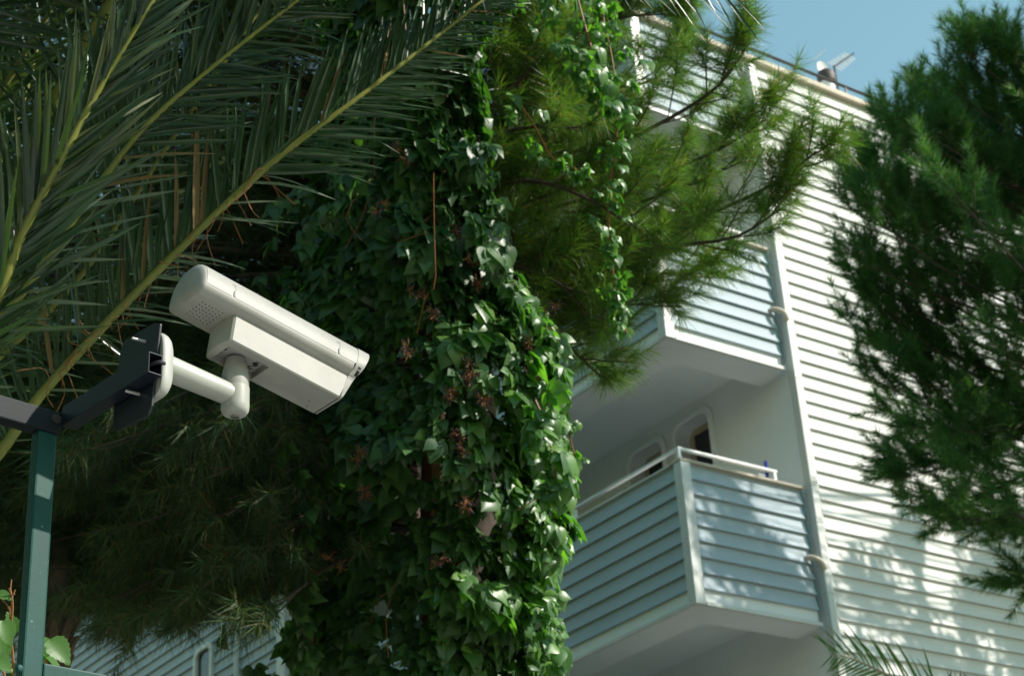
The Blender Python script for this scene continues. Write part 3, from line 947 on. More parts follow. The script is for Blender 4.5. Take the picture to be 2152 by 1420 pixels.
# crown above the picture: shades the palm and the inner leaves
pu = Pine()
for q in range(26):
    x1 = rng.uniform(500, 1320); y1 = rng.uniform(-800, -200)
    e = at(x1, y1, rng.uniform(7.3, 9.0)); a = tr(rng.uniform(8.6, 10.6))
    pu.branch([a, (a + e) / 2 + ZUP * .12, e], .018, 10, .45, .26, up=.4, start=.3, k=3)
pu.needles('upper_crown', M['needle'], pine, TB, 55, .13, .0034, .1)
shift(pu.wood, TB); build(pu.wood, 'limbs', M['bark'], pine)

# --- the dark pine on the right, close to the facade
RD = 14.4
RB = at(2330, 700, RD); RB[2] = 0
rp = empty('pine_tree', RB)
tag(rp, 'dark pine with upright brush like shoots at the right edge before the sunlit wall', 'tree')
build(shift(trunk_mesh(RB, RB + ZUP * 14.2, .26, .05), RB), 'trunk', M['bark'], rp, smooth=True, angle=80)
pp = Pine()
tipsR = [(1810, 345), (1800, 380), (1800, 450), (1820, 420), (1800, 570), (1830, 530), (1800, 690), (1835, 640), (1840, 800), (1870, 740), (1890, 880), (1880, 980), (1905, 1000), (1870, 280), (1900, 270), (1940, 220), (1975, 210), (2000, 190), (2030, 110), (2055, 90), (2095, 110), (2130, 130), (1960, 1060), (2010, 1090), (2110, 1100), (2160, 1220),
         (1880, 320), (1920, 310), (1960, 290), (1840, 380), (2000, 260), (2070, 200), (2120, 210), (1840, 640), (1830, 560), (1850, 470), (1900, 780), (1960, 900)]
for (x, y) in tipsR:
    d = RD + rng.uniform(-1.1, .9)
    e = at(x, y, d)
    s_ = at(min(2330, x + rng.uniform(260, 420)), y + (rng.uniform(120, 230) if y < 900 else rng.uniform(-150, 0)), RD)
    b_ = RB + ZUP * max(3, s_[2] - .3)
    up = .9 if y < 500 else (.5 if y < 900 else .1)
    pp.branch([b_, s_, s_ * .45 + e * .55 - ZUP * .08, e], .018, 10, .40, .32, up=up, side=.75, start=.40, k=3, candle=ZUP * (1.0 if y < 560 else (.75 if y < 850 else .15)) - CR * (.03 if y < 560 else .16))
for q in range(88):
    y = rng.uniform(-300, 1060); x = rng.uniform(1900 if 250 < y < 800 else 2030, 2900)
    if y < 280: x = max(x, 2080 + (280 - y) * .55)
    e = at(x, y, RD + rng.uniform(-2.2, 1.2)); zz = max(4, min(13.8, e[2] - rng.uniform(-.2, 1.0)))
    b_ = RB + ZUP * zz
    pp.branch([b_, (b_ + e) / 2 - ZUP * .05, e], .02, 8, .46, .33, up=.8 if y < 700 else .35, side=.7, start=.40, k=3, candle=ZUP * (1.0 if y < 560 else (.75 if y < 850 else .2)))
pp.needles('crown', M['needle_dark'], rp, RB, 170, .105, .0054, .02, (34, 72))
shift(pp.wood, RB); build(pp.wood, 'limbs', M['bark'], rp)
cone = MB(); cp_ = at(2124, 1058, 14.3) - RB
cone.loops([[cp_ + np.array([math.cos(a) * r, math.sin(a) * r, z]) for a in np.linspace(0, 2 * math.pi, 12, endpoint=False)] for r, z in ((.01, .07), (.045, .04), (.055, 0), (.045, -.05), (.02, -.09))])
build(cone, 'pine_cone', M['bark'], rp, smooth=True)

# --- its neighbour along the wall, mostly out of the picture; its shadow lies on the siding
QB = np.array([8.9, 18.2, 0.])
qp = empty('pine_tree', QB)
tag(qp, 'second pine along the sunlit wall past the right edge, shading the siding', 'tree')
build(shift(trunk_mesh(QB, QB + ZUP * 13.2, .22, .05), QB), 'trunk', M['bark'], qp, smooth=True, angle=80)
pq = Pine(); pq.pick = falls_well
for q in range(100):     # limbs reaching out between the sun and the walls
    if q < 34: su, z, tt = rng.uniform(-.1, 1.6), rng.uniform(6.9, 8.95), rng.uniform(5.6, 7.6)
    else: su, z, tt = rng.uniform(2.0, 6.5), rng.uniform(5.6, 8.8), rng.uniform(4.6, 7.0)
    e = BO + BU * su + ZUP * z + np.array(sdir) * tt
    if not falls_well(e): continue
    c_ = e - EYE; D_ = np.dot(c_, CF)
    if W / 2 + FPX * np.dot(c_, CR) / D_ < W + 110: continue
    b_ = QB + ZUP * min(13, e[2] - .3)
    pq.branch([b_, (b_ + e) / 2 - ZUP * .05, e], .018, 5, .36, .45, up=.9, side=.6, start=.6, k=2, candle=ZUP)
pq.needles('crown', M['needle_dark'], qp, QB, 190, .10, .008, .03, (28, 62))
shift(pq.wood, QB); build(pq.wood, 'limbs', M['bark'], qp)

# --- broadleaved trees, mostly out of view, added to block sky light and deepen shade
QV = np.array([(-.5, 0, 0), (0, -.28, .05), (.5, 0, 0), (0, .28, .05)]); QF = np.array([(0, 1, 2, 3)])
for k, (gx, gy, gh, gr, lab) in enumerate(((-7.9, 11.6, 20, 4.0, 'tall broadleaved tree added left of the building front to block sky light, nearest'), (-9.6, 18.5, 20, 4.2, 'tall broadleaved tree added farther along the left of the building front to block sky light'), (-7.0, 3.2, 13, 3.0, 'broadleaved tree added beyond the left end of the steel beam to block sky light'), (-3.2, -5.5, 14, 3.6, 'unseen broadleaved tree added behind the viewer, left of the paving, to block sky light'), (3.6, -7.5, 14, 3.8, 'unseen broadleaved tree added behind the viewer, far end of the paving, to block sky light'))):
    gb = np.array([gx, gy, 0.]); go = empty('sky_block_tree', gb); tag(go, lab, 'tree')
    build(shift(trunk_mesh(gb, gb + ZUP * gh * .9, .25, .06), gb), 'trunk', M['bark'], go, smooth=True, angle=80)
    n = 12000; dd = rng.normal(0, 1, (n, 3)); dd /= np.linalg.norm(dd, axis=1, keepdims=True)
    rr3 = rng.random(n) ** .4 * (1 + .22 * np.sin(dd[:, 0] * 7 + k) * np.sin(dd[:, 2] * 6) )
    P_ = dd * rr3[:, None] * np.array([gr, gr, gh * .43]) + np.array([0, 0, gh * .56])
    a_ = rng.normal(0, 1, (n, 3)); a_ /= np.linalg.norm(a_, axis=1, keepdims=True); b_ = np.cross(a_, rng.normal(0, 1, (n, 3))); b_ /= np.linalg.norm(b_, axis=1, keepdims=True)
    sz_ = rng.uniform(.16, .34, n)[:, None]
    Ms = np.stack([a_ * sz_, b_ * sz_, np.cross(a_, b_) * sz_], 2)
    V, F = stamp(QV, QF, Ms, P_)
    o = link('crown', arr_mesh('crown', V, F), go, M['creeper_far']); o['kind'] = 'stuff'

# ------------------------------------------------------------------ date palm
def leaflet_mesh(droop, twist):
    ys = [0, .12, .35, .6, .82, 1.0]; ws = [.45, .85, 1, .85, .5, .04]
    V = []
    for y, w_ in zip(ys, ws):
        hw = .026 * w_; z = -droop * y * y; tw = twist * y
        c_, s_ = math.cos(tw), math.sin(tw)
        V += [(-hw * c_, y, z + .55 * hw - hw * s_), (0, y, z), (hw * c_, y, z + .55 * hw + hw * s_)]
    F = []
    for i in range(5):
        b_ = i * 3
        F += [(b_, b_ + 1, b_ + 4, b_ + 3), (b_ + 1, b_ + 2, b_ + 5, b_ + 4)]
    return np.array(V), np.array(F)


LT = [leaflet_mesh(d, t) for d, t in ((.02, .1), (.08, -.2), (.16, .3), (.28, -.1), (.05, .5))]
LM = []
for V, F in LT:
    me = arr_mesh('leaflet', V, F, True); me.materials.append(M['palm']); LM.append(me)
LMF = []
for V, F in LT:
    me = arr_mesh('leaflet', V, F, True); me.materials.append(M['palm_sun_fleck']); LMF.append(me)
M['palm_dry'] = foliage('palm_leaflet_dry', [(.16, .11, .05), (.24, .17, .08)], .6, .1, (1.2, 1.1, .6), .2)
LMD = []
for V, F in LT:
    me = arr_mesh('leaflet', V, F, True); me.materials.append(M['palm_dry']); LMD.append(me)
LM2 = []
for V, F in LT:
    me = arr_mesh('leaflet', V, F, True); me.materials.append(M['palm_young']); LM2.append(me)
palm_base = at(-420, 1250, 5.0); palm_root = np.array([palm_base[0], palm_base[1], 0.])
palm = empty('palm_tree', palm_root)
tag(palm, 'date palm with long green feather fronds sweeping across the upper left', 'palm')
crown_p = palm_base - palm_root
build(MB().tube([(0, 0, 0), (.02, 0, 1.0), (0, .02, 2.0), crown_p * np.array([.0, .0, 1.0])], [.24, .20, .19, .22], 14), 'trunk', M['bark_pink'], palm, smooth=True)
budget = [300]


def frond(path, r0, n, lmax, nrm, sweep=45, lift=.15, individual=True, s0=.12, asym=(1, 1), gap=0.0):
    P = spline([at(*p) for p in path], 60) - palm_root
    k = np.linalg.norm(np.diff(P, axis=0), axis=1); cum = np.concatenate([[0], np.cumsum(k)]); tot = cum[-1]
    mb = MB()
    # rachis: flattened, keeled section
    mb.tube(P, r0 * (1 - .82 * np.linspace(0, 1, 60) ** .8), 8)
    fo_ = build(mb, 'frond', M['rachis'], palm, smooth=True, angle=80)
    SV, SF, off = [], [], 0
    nrm = unit(nrm)
    for i in range(n):
        for sg in (-1, 1):
            t = s0 + (1 - s0) * (i + rng.uniform(-.35, .35) + (.5 if sg > 0 else 0)) / n
            if not 0 < t < 1: continue
            early = sg > 0 and t < .62
            if early and rng.random() < gap: continue
            d_ = t * tot; j = min(np.searchsorted(cum, d_) - 1, 58); j = max(j, 0)
            p = P[j] + (P[j + 1] - P[j]) * (d_ - cum[j]) / k[j]
            T = unit(P[j + 1] - P[j]); nn = unit(nrm - T * np.dot(nrm, T)); S = np.cross(T, nn) * sg
            sw = math.radians(sweep * (1.25 - .55 * t) + rng.normal(0, 5))
            lf = lift * rng.uniform(-.6, 1.6)
            dv = unit(T * math.cos(sw) + S * math.sin(sw) + nn * lf - ZUP * .10)
            ln = lmax * (asym[0] if sg < 0 else asym[1]) * min(1, .35 + 2.2 * (t - s0 + .05)) * (1 - .5 * max(0, t - .55) / .45) * rng.uniform(.85, 1.1)
            if rng.random() < .04: dv = unit(dv + rng.normal(0, .5, 3))
            if early and gap: ln *= rng.uniform(.55, .95)
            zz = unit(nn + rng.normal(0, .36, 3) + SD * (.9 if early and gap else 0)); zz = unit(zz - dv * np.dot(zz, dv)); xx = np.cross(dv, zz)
            q = rng.integers(len(LT))
            R = np.column_stack([xx, dv, zz]) * ln
            c = p + palm_root - EYE; D = np.dot(c, CF); tipc = c + dv * ln
            vis = False
            for cc in (c, c + dv * ln * .6):
                X = W / 2 + FPX * np.dot(cc, CR) / np.dot(cc, CF); Y = H / 2 - FPX * np.dot(cc, CU) / np.dot(cc, CF)
                vis |= (-10 < X < W and -10 < Y < H)
            if individual and vis and budget[0] > 0:
                budget[0] -= 1
                M4 = Matrix([list(r) for r in R]).to_4x4(); M4.translation = Vector(p)
                link('leaflet', LMD[q] if rng.random() < .05 else (LMF if early and gap and rng.random() < .75 else LM)[q], fo_, None, M4)
            else:
                V, F = LT[q]
                SV.append(V @ R.T + p); SF.append(F + off); off += len(V)
    if SV:
        o = link('leaflets', arr_mesh('leaflets', np.vstack(SV), np.vstack(SF), True), fo_, M['palm']); o['kind'] = 'stuff'
    return fo_


back = -CF * .75 + CU * .48 + CR * .30
frond([(-420, 1250, 5.0), (-60, 1010, 5.0), (100, 812, 5.05), (330, 570, 5.1), (560, 352, 5.2), (760, 200, 5.3), (930, 68, 5.45), (1080, -50, 5.6)], .021, 150, .36, back, 44, .06, s0=.22, asym=(1.0, .85), gap=.72)
frond([(-420, 1250, 5.0), (-120, 800, 4.85), (50, 610, 4.85), (180, 425, 4.9), (300, 272, 4.95), (430, 155, 5.0), (620, 5, 5.1), (800, -130, 5.2)], .018, 140, .35, back + CR * .1, 44, .06, s0=.25, asym=(1.05, .9), gap=.5)
frond([(-420, 1250, 4.9), (-60, 720, 4.55), (50, 480, 4.55), (130, 330, 4.55), (215, 175, 4.6), (325, -5, 4.65), (420, -150, 4.75)], .022, 90, .36, back + CR * .5, 27, .2, s0=.25)
frond([(-420, 1250, 5.2), (-100, 640, 5.2), (300, -80, 5.2), (700, -170, 5.3), (1100, -120, 5.5), (1380, -50, 5.7), (1570, 5, 5.8)], .022, 90, .34, back, 55, .0, s0=.3)
frond([(-420, 1250, 5.3), (-160, 500, 5.5), (0, 200, 5.6), (120, 0, 5.6), (210, -160, 5.7)], .02, 70, .36, back - CR * .4, 42, .2, False, s0=.2)
frond([(-420, 1250, 5.3), (-190, 850, 5.7), (-60, 480, 5.8), (40, 240, 5.8), (90, 60, 5.9)], .02, 60, .34, back + CR * .3, 40, .25, False, s0=.2)
frond([(-420, 1250, 5.1), (-80, 830, 5.4), (160, 590, 5.5), (350, 310, 5.6), (520, 60, 5.7), (640, -120, 5.8)], .018, 90, .34, back + CR * .25, 46, .25, False, s0=.2)
frond([(-420, 1250, 5.0), (-300, 500, 5.0), (100, -350, 5.2), (600, -520, 5.5), (1050, -420, 5.8), (1300, -300, 6.0)], .024, 90, .42, ZUP, 50, .1, False, s0=.2)
frond([(-420, 1250, 5.0), (-250, 300, 5.2), (200, -450, 5.4), (700, -420, 5.6), (1150, -260, 5.8)], .024, 90, .42, ZUP + CR * .3, 50, .1, False, s0=.2)
frond([(-420, 1250, 5.0), (-500, 500, 5.1), (-300, -100, 5.2), (0, -300, 5.3), (300, -350, 5.4)], .024, 80, .40, ZUP, 50, .1, False, s0=.2)
for kk in range(5):      # upper fronds over the top of the picture, added and turned sunward for shade
    y_ = -170 - 150 * kk; d_ = 5.05 + .06 * kk
    frond([(-420, 1250, 5.0), (-330 + 20 * kk, 400, d_), (100, y_ + 60 - 40 * kk, d_), (700, y_ - 60, d_ + .05), (1300, y_ - 40, d_ + .1), (1900, y_ + 60, d_ + .2)], .022, 85, .40, SD + rng.normal(0, .15, 3), 52, .1, False, s0=.2)
fb_ = MB()
for q in range(46):
    base_ = [(100, 812), (200, 695), (330, 570), (430, 470), (560, 352)]
    t = rng.uniform(0, 3.99); i = int(t); u_ = t - i
    x = base_[i][0] * (1 - u_) + base_[i + 1][0] * u_; y = base_[i][1] * (1 - u_) + base_[i + 1][1] * u_
    p = at(x, y, 5.03 + .04 * t) - palm_root
    d = unit(rng.normal(0, .5, 3) - ZUP * .8); l = rng.uniform(.05, .13)
    fb_.tube(spline([p, p + d * l * .4 + rng.normal(0, .012, 3), p + d * l + rng.normal(0, .03, 3)], 6), .0016, 3)
o = build(fb_, 'dry_fibres', M['fibre'], palm); o['kind'] = 'stuff'

# --- small palm at the lower right
def small_palm(label, pts, n, lmax, nrm, r0):
    P0 = at(*pts[0]); root = np.array([P0[0], P0[1], 0.])
    o = empty('palm_tree', root); tag(o, label, 'palm')
    build(MB().tube([(0, 0, 0), (0, .02, P0[2] * .5), (0, 0, P0[2])], [.20, .16, .17], 12), 'trunk', M['bark_pink'], o, smooth=True)
    fr_ = []
    paths = [[at(*p) for p in pts]]
    for a in np.linspace(0, 2 * math.pi, 9)[:-1]:
        h_ = np.array([math.cos(a), math.sin(a), 0])
        paths.append([P0, P0 + h_ * .5 + ZUP * .28, P0 + h_ * 1.1 + ZUP * .05, P0 + h_ * 1.5 - ZUP * .5])
    for kq, pa in enumerate(paths):
        P = spline(pa, 30) - root
        f_ = build(MB().tube(P, r0 * (1 - .8 * np.linspace(0, 1, 30)), 6), 'frond', M['frame_tan'] if kq == 0 else M['rachis'], o, smooth=True)
        SV, SF, off = [], [], 0
        nn0 = nrm if kq == 0 else ZUP
        for i in range(n):
            for sg in (-1, 1):
                t = .1 + .9 * (i + .5 * (sg > 0)) / n; j = min(int(t * 29), 28); p = P[j] + (P[j + 1] - P[j]) * (t * 29 - j)
                T = unit(P[j + 1] - P[j]); nn = unit(nn0 - T * np.dot(nn0, T)); S = np.cross(T, nn) * sg
                dv = unit(T * .75 + S * .62 + nn * rng.uniform(-.1, .25)); ln = lmax * (1 - .5 * max(0, t - .4) / .6) * rng.uniform(.85, 1.1)
                zz = unit(nn + rng.normal(0, .25, 3)); zz = unit(zz - dv * np.dot(zz, dv)); R = np.column_stack([np.cross(dv, zz), dv, zz]) * ln
                q = rng.integers(len(LT)); V, F = LT[q]
                if kq == 0:
                    M4 = Matrix([list(r) for r in R]).to_4x4(); M4.translation = Vector(p); link('leaflet', LM2[q], f_, None, M4)
                else:
                    SV.append(V @ R.T + p); SF.append(F + off); off += len(V)
        if SV:
            l_ = link('leaflets', arr_mesh('leaflets', np.vstack(SV), np.vstack(SF), True), f_, M['palm']); l_['kind'] = 'stuff'
    return o


small_palm('small palm whose frond tip rises at the bottom edge before the white wall', [(2080, 1580, 13.0), (1960, 1475, 12.9), (1860, 1415, 12.8), (1790, 1383, 12.7), (1745, 1372, 12.6)], 26, .42, -CF * .7 + CU * .6, .016)

# ------------------------------------------------------------------ climbing creeper
def lf_template(fold=.3, droop=.3, fine=False):
    ys = [0, .07, .20, .36, .54, .72, .88, 1.0]; ws = [.03, .20, .335, .385, .345, .22, .09, .008]
    us = (-1, -.5, 0, .5, 1) if fine else (-1, 0, 1)
    V = []
    for y, w_ in zip(ys, ws):
        for u in us:
            a = abs(u)
            V.append((w_ * u, y - .05 * w_ * a + (.02 * math.cos(y * 40) * w_ if a == 1 else 0), -droop * y * y + w_ * (fold * a - (.28 * a * a if fine else .12 * a))))
    k = len(us); F = []
    for i in range(len(ys) - 1):
        for q in range(k - 1):
            b_ = i * k + q; F.append((b_, b_ + 1, b_ + k + 1, b_ + k))
    return np.array(V), np.array(F)


def compound(seed, fine=False):
    r = np.random.default_rng(seed)
    V, F, off = [], [], 0
    for a, l in zip((-78, -40, 0, 40, 78), (.62, .86, 1, .86, .62)):
        tv, tf = lf_template(r.uniform(.05, .5), r.uniform(.1, .55), fine)
        a = math.radians(a + r.normal(0, 7)); tl_ = r.uniform(-.35, .25); l *= r.uniform(.85, 1.1)
        d = np.array([math.sin(a), math.cos(a), tl_]); d = unit(d); z = unit(np.array([r.normal(0, .25), r.normal(0, .25), 1.])); z = unit(z - d * np.dot(z, d))
        R = np.column_stack([np.cross(d, z), d, z]) * l
        V.append(tv @ R.T + d * .05); F.append(tf + off); off += len(tv)
    return np.vstack(V), np.vstack(F)


CT = [compound(100 + i) for i in range(6)]
CM = []
for V, F in [compound(100 + i, True) for i in range(6)]:
    me = arr_mesh('leaf', V, F, True); me.materials.append(M['creeper']); CM.append(me)


def leaf_frame(n, down, spin):
    """y along the hanging tip, z the upper face"""
    d = unit(down); z = unit(n - d * np.dot(n, d)); x = np.cross(d, z)
    c_, s_ = math.cos(spin), math.sin(spin)
    return np.column_stack([x * c_ + d * s_, d * c_ - x * s_, z])


# outline of the leafy column: y -> left, right edge (photo pixels)
YS = [-420, -150, 0, 150, 260, 380, 480, 600, 700, 800, 900, 1000, 1100, 1200, 1320, 1450, 1700]
XL = [30 + v for v in [560, 600, 640, 680, 690, 700, 640, 610, 600, 600, 590, 585, 610, 625, 620, 610, 600]]
XR = [v - 38 for v in [1150, 1120, 1080, 1040, 1020, 1030, 1050, 1090, 1170, 1190, 1190, 1195, 1180, 1165, 1170, 1180, 1190]]
vroot = np.array([*at(900, 900, 7.6)[:2], 0.])
vine = empty('climbing_creeper', vroot)
tag(vine, 'thick green creeper with hand shaped leaves covering the pine trunk in the middle', 'climbing plant')
items = []
for q in range(5400):
    y = rng.uniform(-420, 1600); l = np.interp(y, YS, XL); r = np.interp(y, YS, XR)
    xm, hw = (l + r) / 2, (r - l) / 2
    a = rng.uniform(-1.0, 1.0) * math.radians(112)
    lump = 1 + .10 * math.sin(y / 63 + 2 * a) + .09 * math.sin(y / 37 - 3.1 * a + 1) + rng.normal(0, .045)
    inner = rng.random() < .32
    rr_ = lump * (rng.uniform(.72, .93) if inner else 1)
    Dm = 7.55
    x = xm + hw * math.sin(a) * rr_
    fr = min(1, max(0, (x - l) / (r - l)))
    dep = Dm - (hw / FPX * Dm) * math.cos(a) * rr_ * .95 + .75 * max(0, .58 + .06 * math.sin(y / 90) - fr)
    p = at(x, y, dep)
    n = unit(CR * math.sin(a) - CF * math.cos(a) * .95 + CU * .15)
    n[2] *= .4; n = unit(n)
    up = unit(n + ZUP * rng.uniform(.2, .9) + SD * rng.uniform(0, 1.9) * (.2 + fr) + rng.normal(0, .28, 3))
    dn_ = unit(-ZUP * rng.uniform(.4, 1.1) + n * rng.uniform(.25, .9) + rng.normal(0, .3, 3))
    sz = rng.choice([.05, .075, .105]) * rng.uniform(.8, 1.2)
    items.append((p, leaf_frame(up, dn_, rng.normal(0, .35)) * sz, x, y, dep, inner, sz))
# stragglers standing away from the body
for q in range(240):
    y = rng.uniform(300, 1400); r = np.interp(y, YS, XR); l = np.interp(y, YS, XL)
    right_ = rng.random() < .75
    x = r + rng.uniform(-20, 50) if right_ else l + rng.uniform(-40, 30)
    p = at(x, y, 7.35 + rng.uniform(-.25, .2))
    n = unit((CR if right_ else -CR) * .6 - CF * .6); n[2] *= .3
    items.append((p, leaf_frame(unit(n + ZUP * .5 + rng.normal(0, .3, 3)), unit(-ZUP + n * .4 + rng.normal(0, .3, 3)), rng.normal(0, .3)) * rng.uniform(.06, .105), x, y, 7.4, False, .1))
for q in range(420):
    y = rng.uniform(260, 1500); l = np.interp(y, YS, XL)
    x = l + 40 - abs(rng.normal(0, 75)); p = at(x, y, 8.0 + rng.uniform(-.3, .35))
    n = unit(-CR * .5 - CF * .7); n[2] *= .3
    items.append((p, leaf_frame(unit(n + ZUP * .5 + rng.normal(0, .35, 3)), unit(-ZUP + n * .4 + rng.normal(0, .35, 3)), rng.normal(0, .4)) * rng.uniform(.05, .11), x, y, 8.0, True, .1))
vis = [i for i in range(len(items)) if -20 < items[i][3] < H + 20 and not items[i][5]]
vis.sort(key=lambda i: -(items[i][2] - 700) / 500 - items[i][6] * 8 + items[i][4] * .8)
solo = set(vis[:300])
SV, SF, off = [], [], 0
for i, (p, R, *_r) in enumerate(items):
    k = int(rng.integers(6))
    if i in solo:
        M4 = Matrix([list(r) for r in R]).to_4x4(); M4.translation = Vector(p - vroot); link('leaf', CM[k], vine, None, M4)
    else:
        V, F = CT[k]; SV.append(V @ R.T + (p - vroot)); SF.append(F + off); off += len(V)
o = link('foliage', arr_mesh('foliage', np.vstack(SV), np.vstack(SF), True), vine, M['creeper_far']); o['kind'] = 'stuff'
st = MB()
for q in range(20):
    y = rng.uniform(0, 1500); x = rng.uniform(np.interp(y, YS, XL) + 60, np.interp(y, YS, XR) - 20)
    pts = [at(x, y, 7.1 + rng.uniform(-.1, .3))]
    for j in range(4): pts.append(pts[-1] + ZUP * rng.uniform(.05, .16) + rng.normal(0, .06, 3))
    st.tube(spline(pts, 10), [.0020] * 10, 4)
st.tube([at(900, 1600, 7.7), at(910, 900, 7.8), at(930, 200, 7.9), at(930, -300, 7.9)], .05, 8)
build(shift(st, vroot), 'stems', M['stem_red'], vine, smooth=True)


def berry_cluster(p, parent, root, n=18, s=.038):
    mb = MB(); bb = MB()
    for q in range(n):
        d = unit(rng.normal(0, 1, 3) + np.array([0, 0, -.2])); e = p + d * s * rng.uniform(.5, 1.1)
        mb.tube([p, p + d * s * .45 + rng.normal(0, .006, 3), e], .0014, 3)
        if rng.random() < .6:
            bb.loops([[e + np.array([math.cos(a) * r, math.sin(a) * r, z]) for a in np.linspace(0, 2 * math.pi, 6, endpoint=False)] for r, z in ((.001, .004), (.0038, .002), (.0038, -.002), (.001, -.004))])
    c = build(shift(mb, root), 'berry_cluster', M['stem_red'], parent)
    if bb.v:
        b2 = build(shift(bb, root), 'berries', M['berry'], c, smooth=True); b2['kind'] = 'stuff'


for (x, y) in [(835, 315), (800, 440), (990, 290), (1000, 380), (975, 495), (870, 605), (915, 655), (985, 540), (1000, 600), (985, 800), (940, 830), (1010, 830), (965, 915), (1110, 720), (1130, 700), (1150, 650), (1120, 790), (760, 960), (780, 1040), (1000, 780), (960, 960), (980, 1055), (860, 730), (930, 1180), (1160, 680), (650, 1330), (700, 1180), (1080, 610)]:
    l, r = np.interp(y, YS, XL), np.interp(y, YS, XR); a = math.asin(max(-.95, min(.95, (x - (l + r) / 2) / ((r - l) / 2))))
    dep = 7.55 - (r - l) / 2 / FPX * 7.55 * math.cos(a) * .98 - .07
    for j in range(2): berry_cluster(at(x + rng.normal(0, 9), y + rng.normal(0, 9), dep), vine, vroot)


def strand(label, path, width, n, sz):
    P0 = at(*path[0]); o = empty('creeper_strand', P0); tag(o, label, 'creeper', 'creeper strands hanging beside the leafy trunk')
    P = spline([at(*p) for p in path], 40)
    build(shift(MB().tube(P, .004, 5), P0), 'stem', M['stem_red'], o, smooth=True)
    for i in range(n):
        t = (i + rng.random()) / n; j = min(int(t * 39), 38); wv = np.interp(t, [0, .5, 1], width) / FPX * path[0][2]
        p = P[j] + CR * rng.normal(0, .5) * wv + CF * rng.normal(0, .5) * wv * .7 + CU * rng.normal(0, .02)
        n_ = unit(CR * rng.normal(.35, .5) - CF * rng.uniform(.2, 1)); n_[2] *= .3
        R = leaf_frame(unit(n_ + ZUP * rng.uniform(.2, .9) + rng.normal(0, .3, 3)), unit(-ZUP + n_ * .4 + rng.normal(0, .35, 3)), rng.normal(0, .4)) * rng.uniform(*sz)
        M4 = Matrix([list(r) for r in R]).to_4x4(); M4.translation = Vector(p - P0); link('leaf', CM[int(rng.integers(6))], o, None, M4)


strand('long thin creeper strand hanging lowest in front of the pine branches', [(1262, 10, 7.5), (1290, 150, 7.45), (1296, 290, 7.4), (1278, 420, 7.4), (1286, 540, 7.4), (1294, 640, 7.4), (1318, 700, 7.4)], [46, 34, 16], 85, (.036, .062))
strand('broad bushy creeper strand in the upper middle above the thin one', [(1190, -120, 7.4), (1215, 0, 7.4), (1240, 90, 7.3), (1262, 170, 7.3), (1285, 250, 7.3)], [120, 95, 40], 105, (.042, .07))
strand('short creeper strand with a few dark leaves crossing the pine branches', [(1080, 200, 7.5), (1120, 260, 7.5), (1160, 330, 7.5), (1200, 350, 7.5), (1235, 368, 7.5)], [20, 40, 20], 16, (.05, .08))
strand('creeper strand of bright leaves on the right edge of the trunk', [(1125, 840, 7.0), (1150, 900, 6.95), (1165, 980, 6.9), (1172, 1050, 6.9)], [45, 45, 25], 26, (.07, .11))
strand('dim creeper strand hanging before the balcony recess', [(1180, 830, 7.6), (1192, 890, 7.6), (1203, 940, 7.6), (1216, 985, 7.6)], [25, 22, 12], 20, (.03, .045))

# ------------------------------------------------------------------ leafy sprig at the foot of the fence post
def big_leaf():
    nL = 15; V = []; ys = np.linspace(0, 1, nL)
    for i, y in enumerate(ys):
        w_ = .40 * (math.sin(math.pi * min(1, y ** .62)) ** .8) if 0 < y < 1 else .01
        se = .022 * (1 if i % 2 else -1) if 1 < i < nL - 1 else 0
        for u_ in (-1, -.5, 0, .5, 1):
            ww = w_ * u_ + (se * np.sign(u_) if abs(u_) == 1 else 0)
            vein = .020 * math.sin(i * math.pi) + .012 * math.cos((i - abs(u_) * 3) * math.pi * .9) * (abs(u_) > 0)
            V.append((ww, y + abs(u_) * -.05, -.22 * y * y + .12 * abs(u_) * w_ * 2 + vein))
    F = []
    for i in range(nL - 1):
        for j in range(4):
            b_ = i * 5 + j; F.append((b_, b_ + 1, b_ + 6, b_ + 5))
    return arr_mesh('leaf', V, F, True)


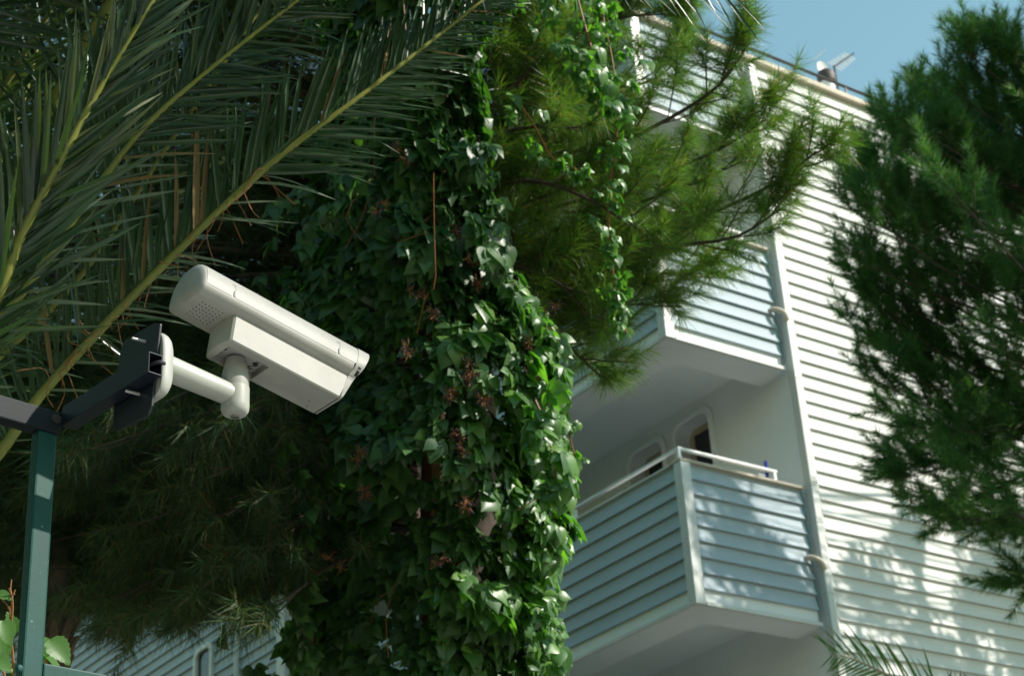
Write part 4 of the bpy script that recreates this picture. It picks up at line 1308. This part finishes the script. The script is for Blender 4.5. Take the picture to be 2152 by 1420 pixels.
BL = big_leaf(); BL.materials.append(M['sprig'])
sroot = np.array([PT[0], PT[1], 0.]) - dT * .10
sp = empty('leafy_climber', sroot)
tag(sp, 'pale green toothed leaves growing up behind the foot of the fence post', 'plant')
for (x, y, D, tx, ty, sz) in [(105, 1345, 3.62, 160, 1400, .066), (95, 1340, 3.66, 88, 1395, .055), (90, 1375, 3.66, 150, 1425, .07), (75, 1330, 3.68, 85, 1300, .05), (5, 1305, 3.6, 22, 1350, .055), (-5, 1335, 3.62, 14, 1385, .06), (-15, 1250, 3.65, 16, 1250, .05), (-20, 1380, 3.6, 20, 1400, .06), (30, 1330, 3.7, 20, 1290, .05), (80, 1385, 3.7, 70, 1440, .06)]:
    p = at(x, y, D); d = unit(at(tx, ty, D - .02) - p); z = unit(-CF * .55 + CU * .75 + CR * .35 + rng.normal(0, .2, 3)); z = unit(z - d * np.dot(z, d))
    R = np.column_stack([np.cross(d, z), d, z]) * sz
    M4 = Matrix([list(r) for r in R]).to_4x4(); M4.translation = Vector(p - sroot); link('leaf', BL, sp, None, M4)
mb = MB()
for pts in ([(20, 1500, 3.64), (28, 1400, 3.64), (22, 1330, 3.64), (26, 1270, 3.64), (20, 1235, 3.64)], [(90, 1500, 3.7), (95, 1420, 3.68), (98, 1350, 3.66)], [(10, 1420, 3.62), (-10, 1350, 3.62), (-20, 1260, 3.62)]):
    mb.tube(spline([at(*p) for p in pts], 12), .0028, 6)
p_ = at(20, 1500, 3.64); mb.tube([np.array([p_[0], p_[1], 0]), p_], .005, 6)
for q in range(9):
    p = at(22 + rng.normal(0, 3), 1240 + q * 12, 3.64); mb.tube([p, p + rng.normal(0, .012, 3) + ZUP * .01], .0014, 4)
build(shift(mb, sroot), 'stem', M['fibre'], sp, smooth=True)

# ------------------------------------------------------------------ brown trunk far left, behind the fence
b0_ = at(112, 1400, 8.0); b0_[2] = 0
t_ = empty('palm_tree', b0_); tag(t_, 'brown shaggy tree trunk behind the green post at the lower left', 'tree')
topz = at(112, 1235, 8.0)[2]
mb = MB(); mb.tube([(0, 0, 0), (.03, 0, topz * .5), (0, 0, topz), (0, 0, topz + .25)], [.13, .10, .06, .04], 12); build(mb, 'trunk', M['bark_pink'], t_, smooth=True)
for k in range(60):
    a = rng.uniform(0, 2 * math.pi); z = topz - rng.uniform(0, 1.0); d = np.array([math.cos(a), math.sin(a), 0])
    mb = MB(); mb.loops([[d * (.055 + e_) + ZUP * (z + h_) + np.array([-d[1], d[0], 0]) * w_ for w_ in (-ww, ww)] + [d * (.07 + e_) + ZUP * (z + h_) + np.array([-d[1], d[0], 0]) * w_ for w_ in (ww, -ww)] for h_, e_, ww in ((0, 0, .024), (.05, .015, .02), (.10, .04, .010))])
    build(mb, 'bark_scale', M['bark_pink'], t_)
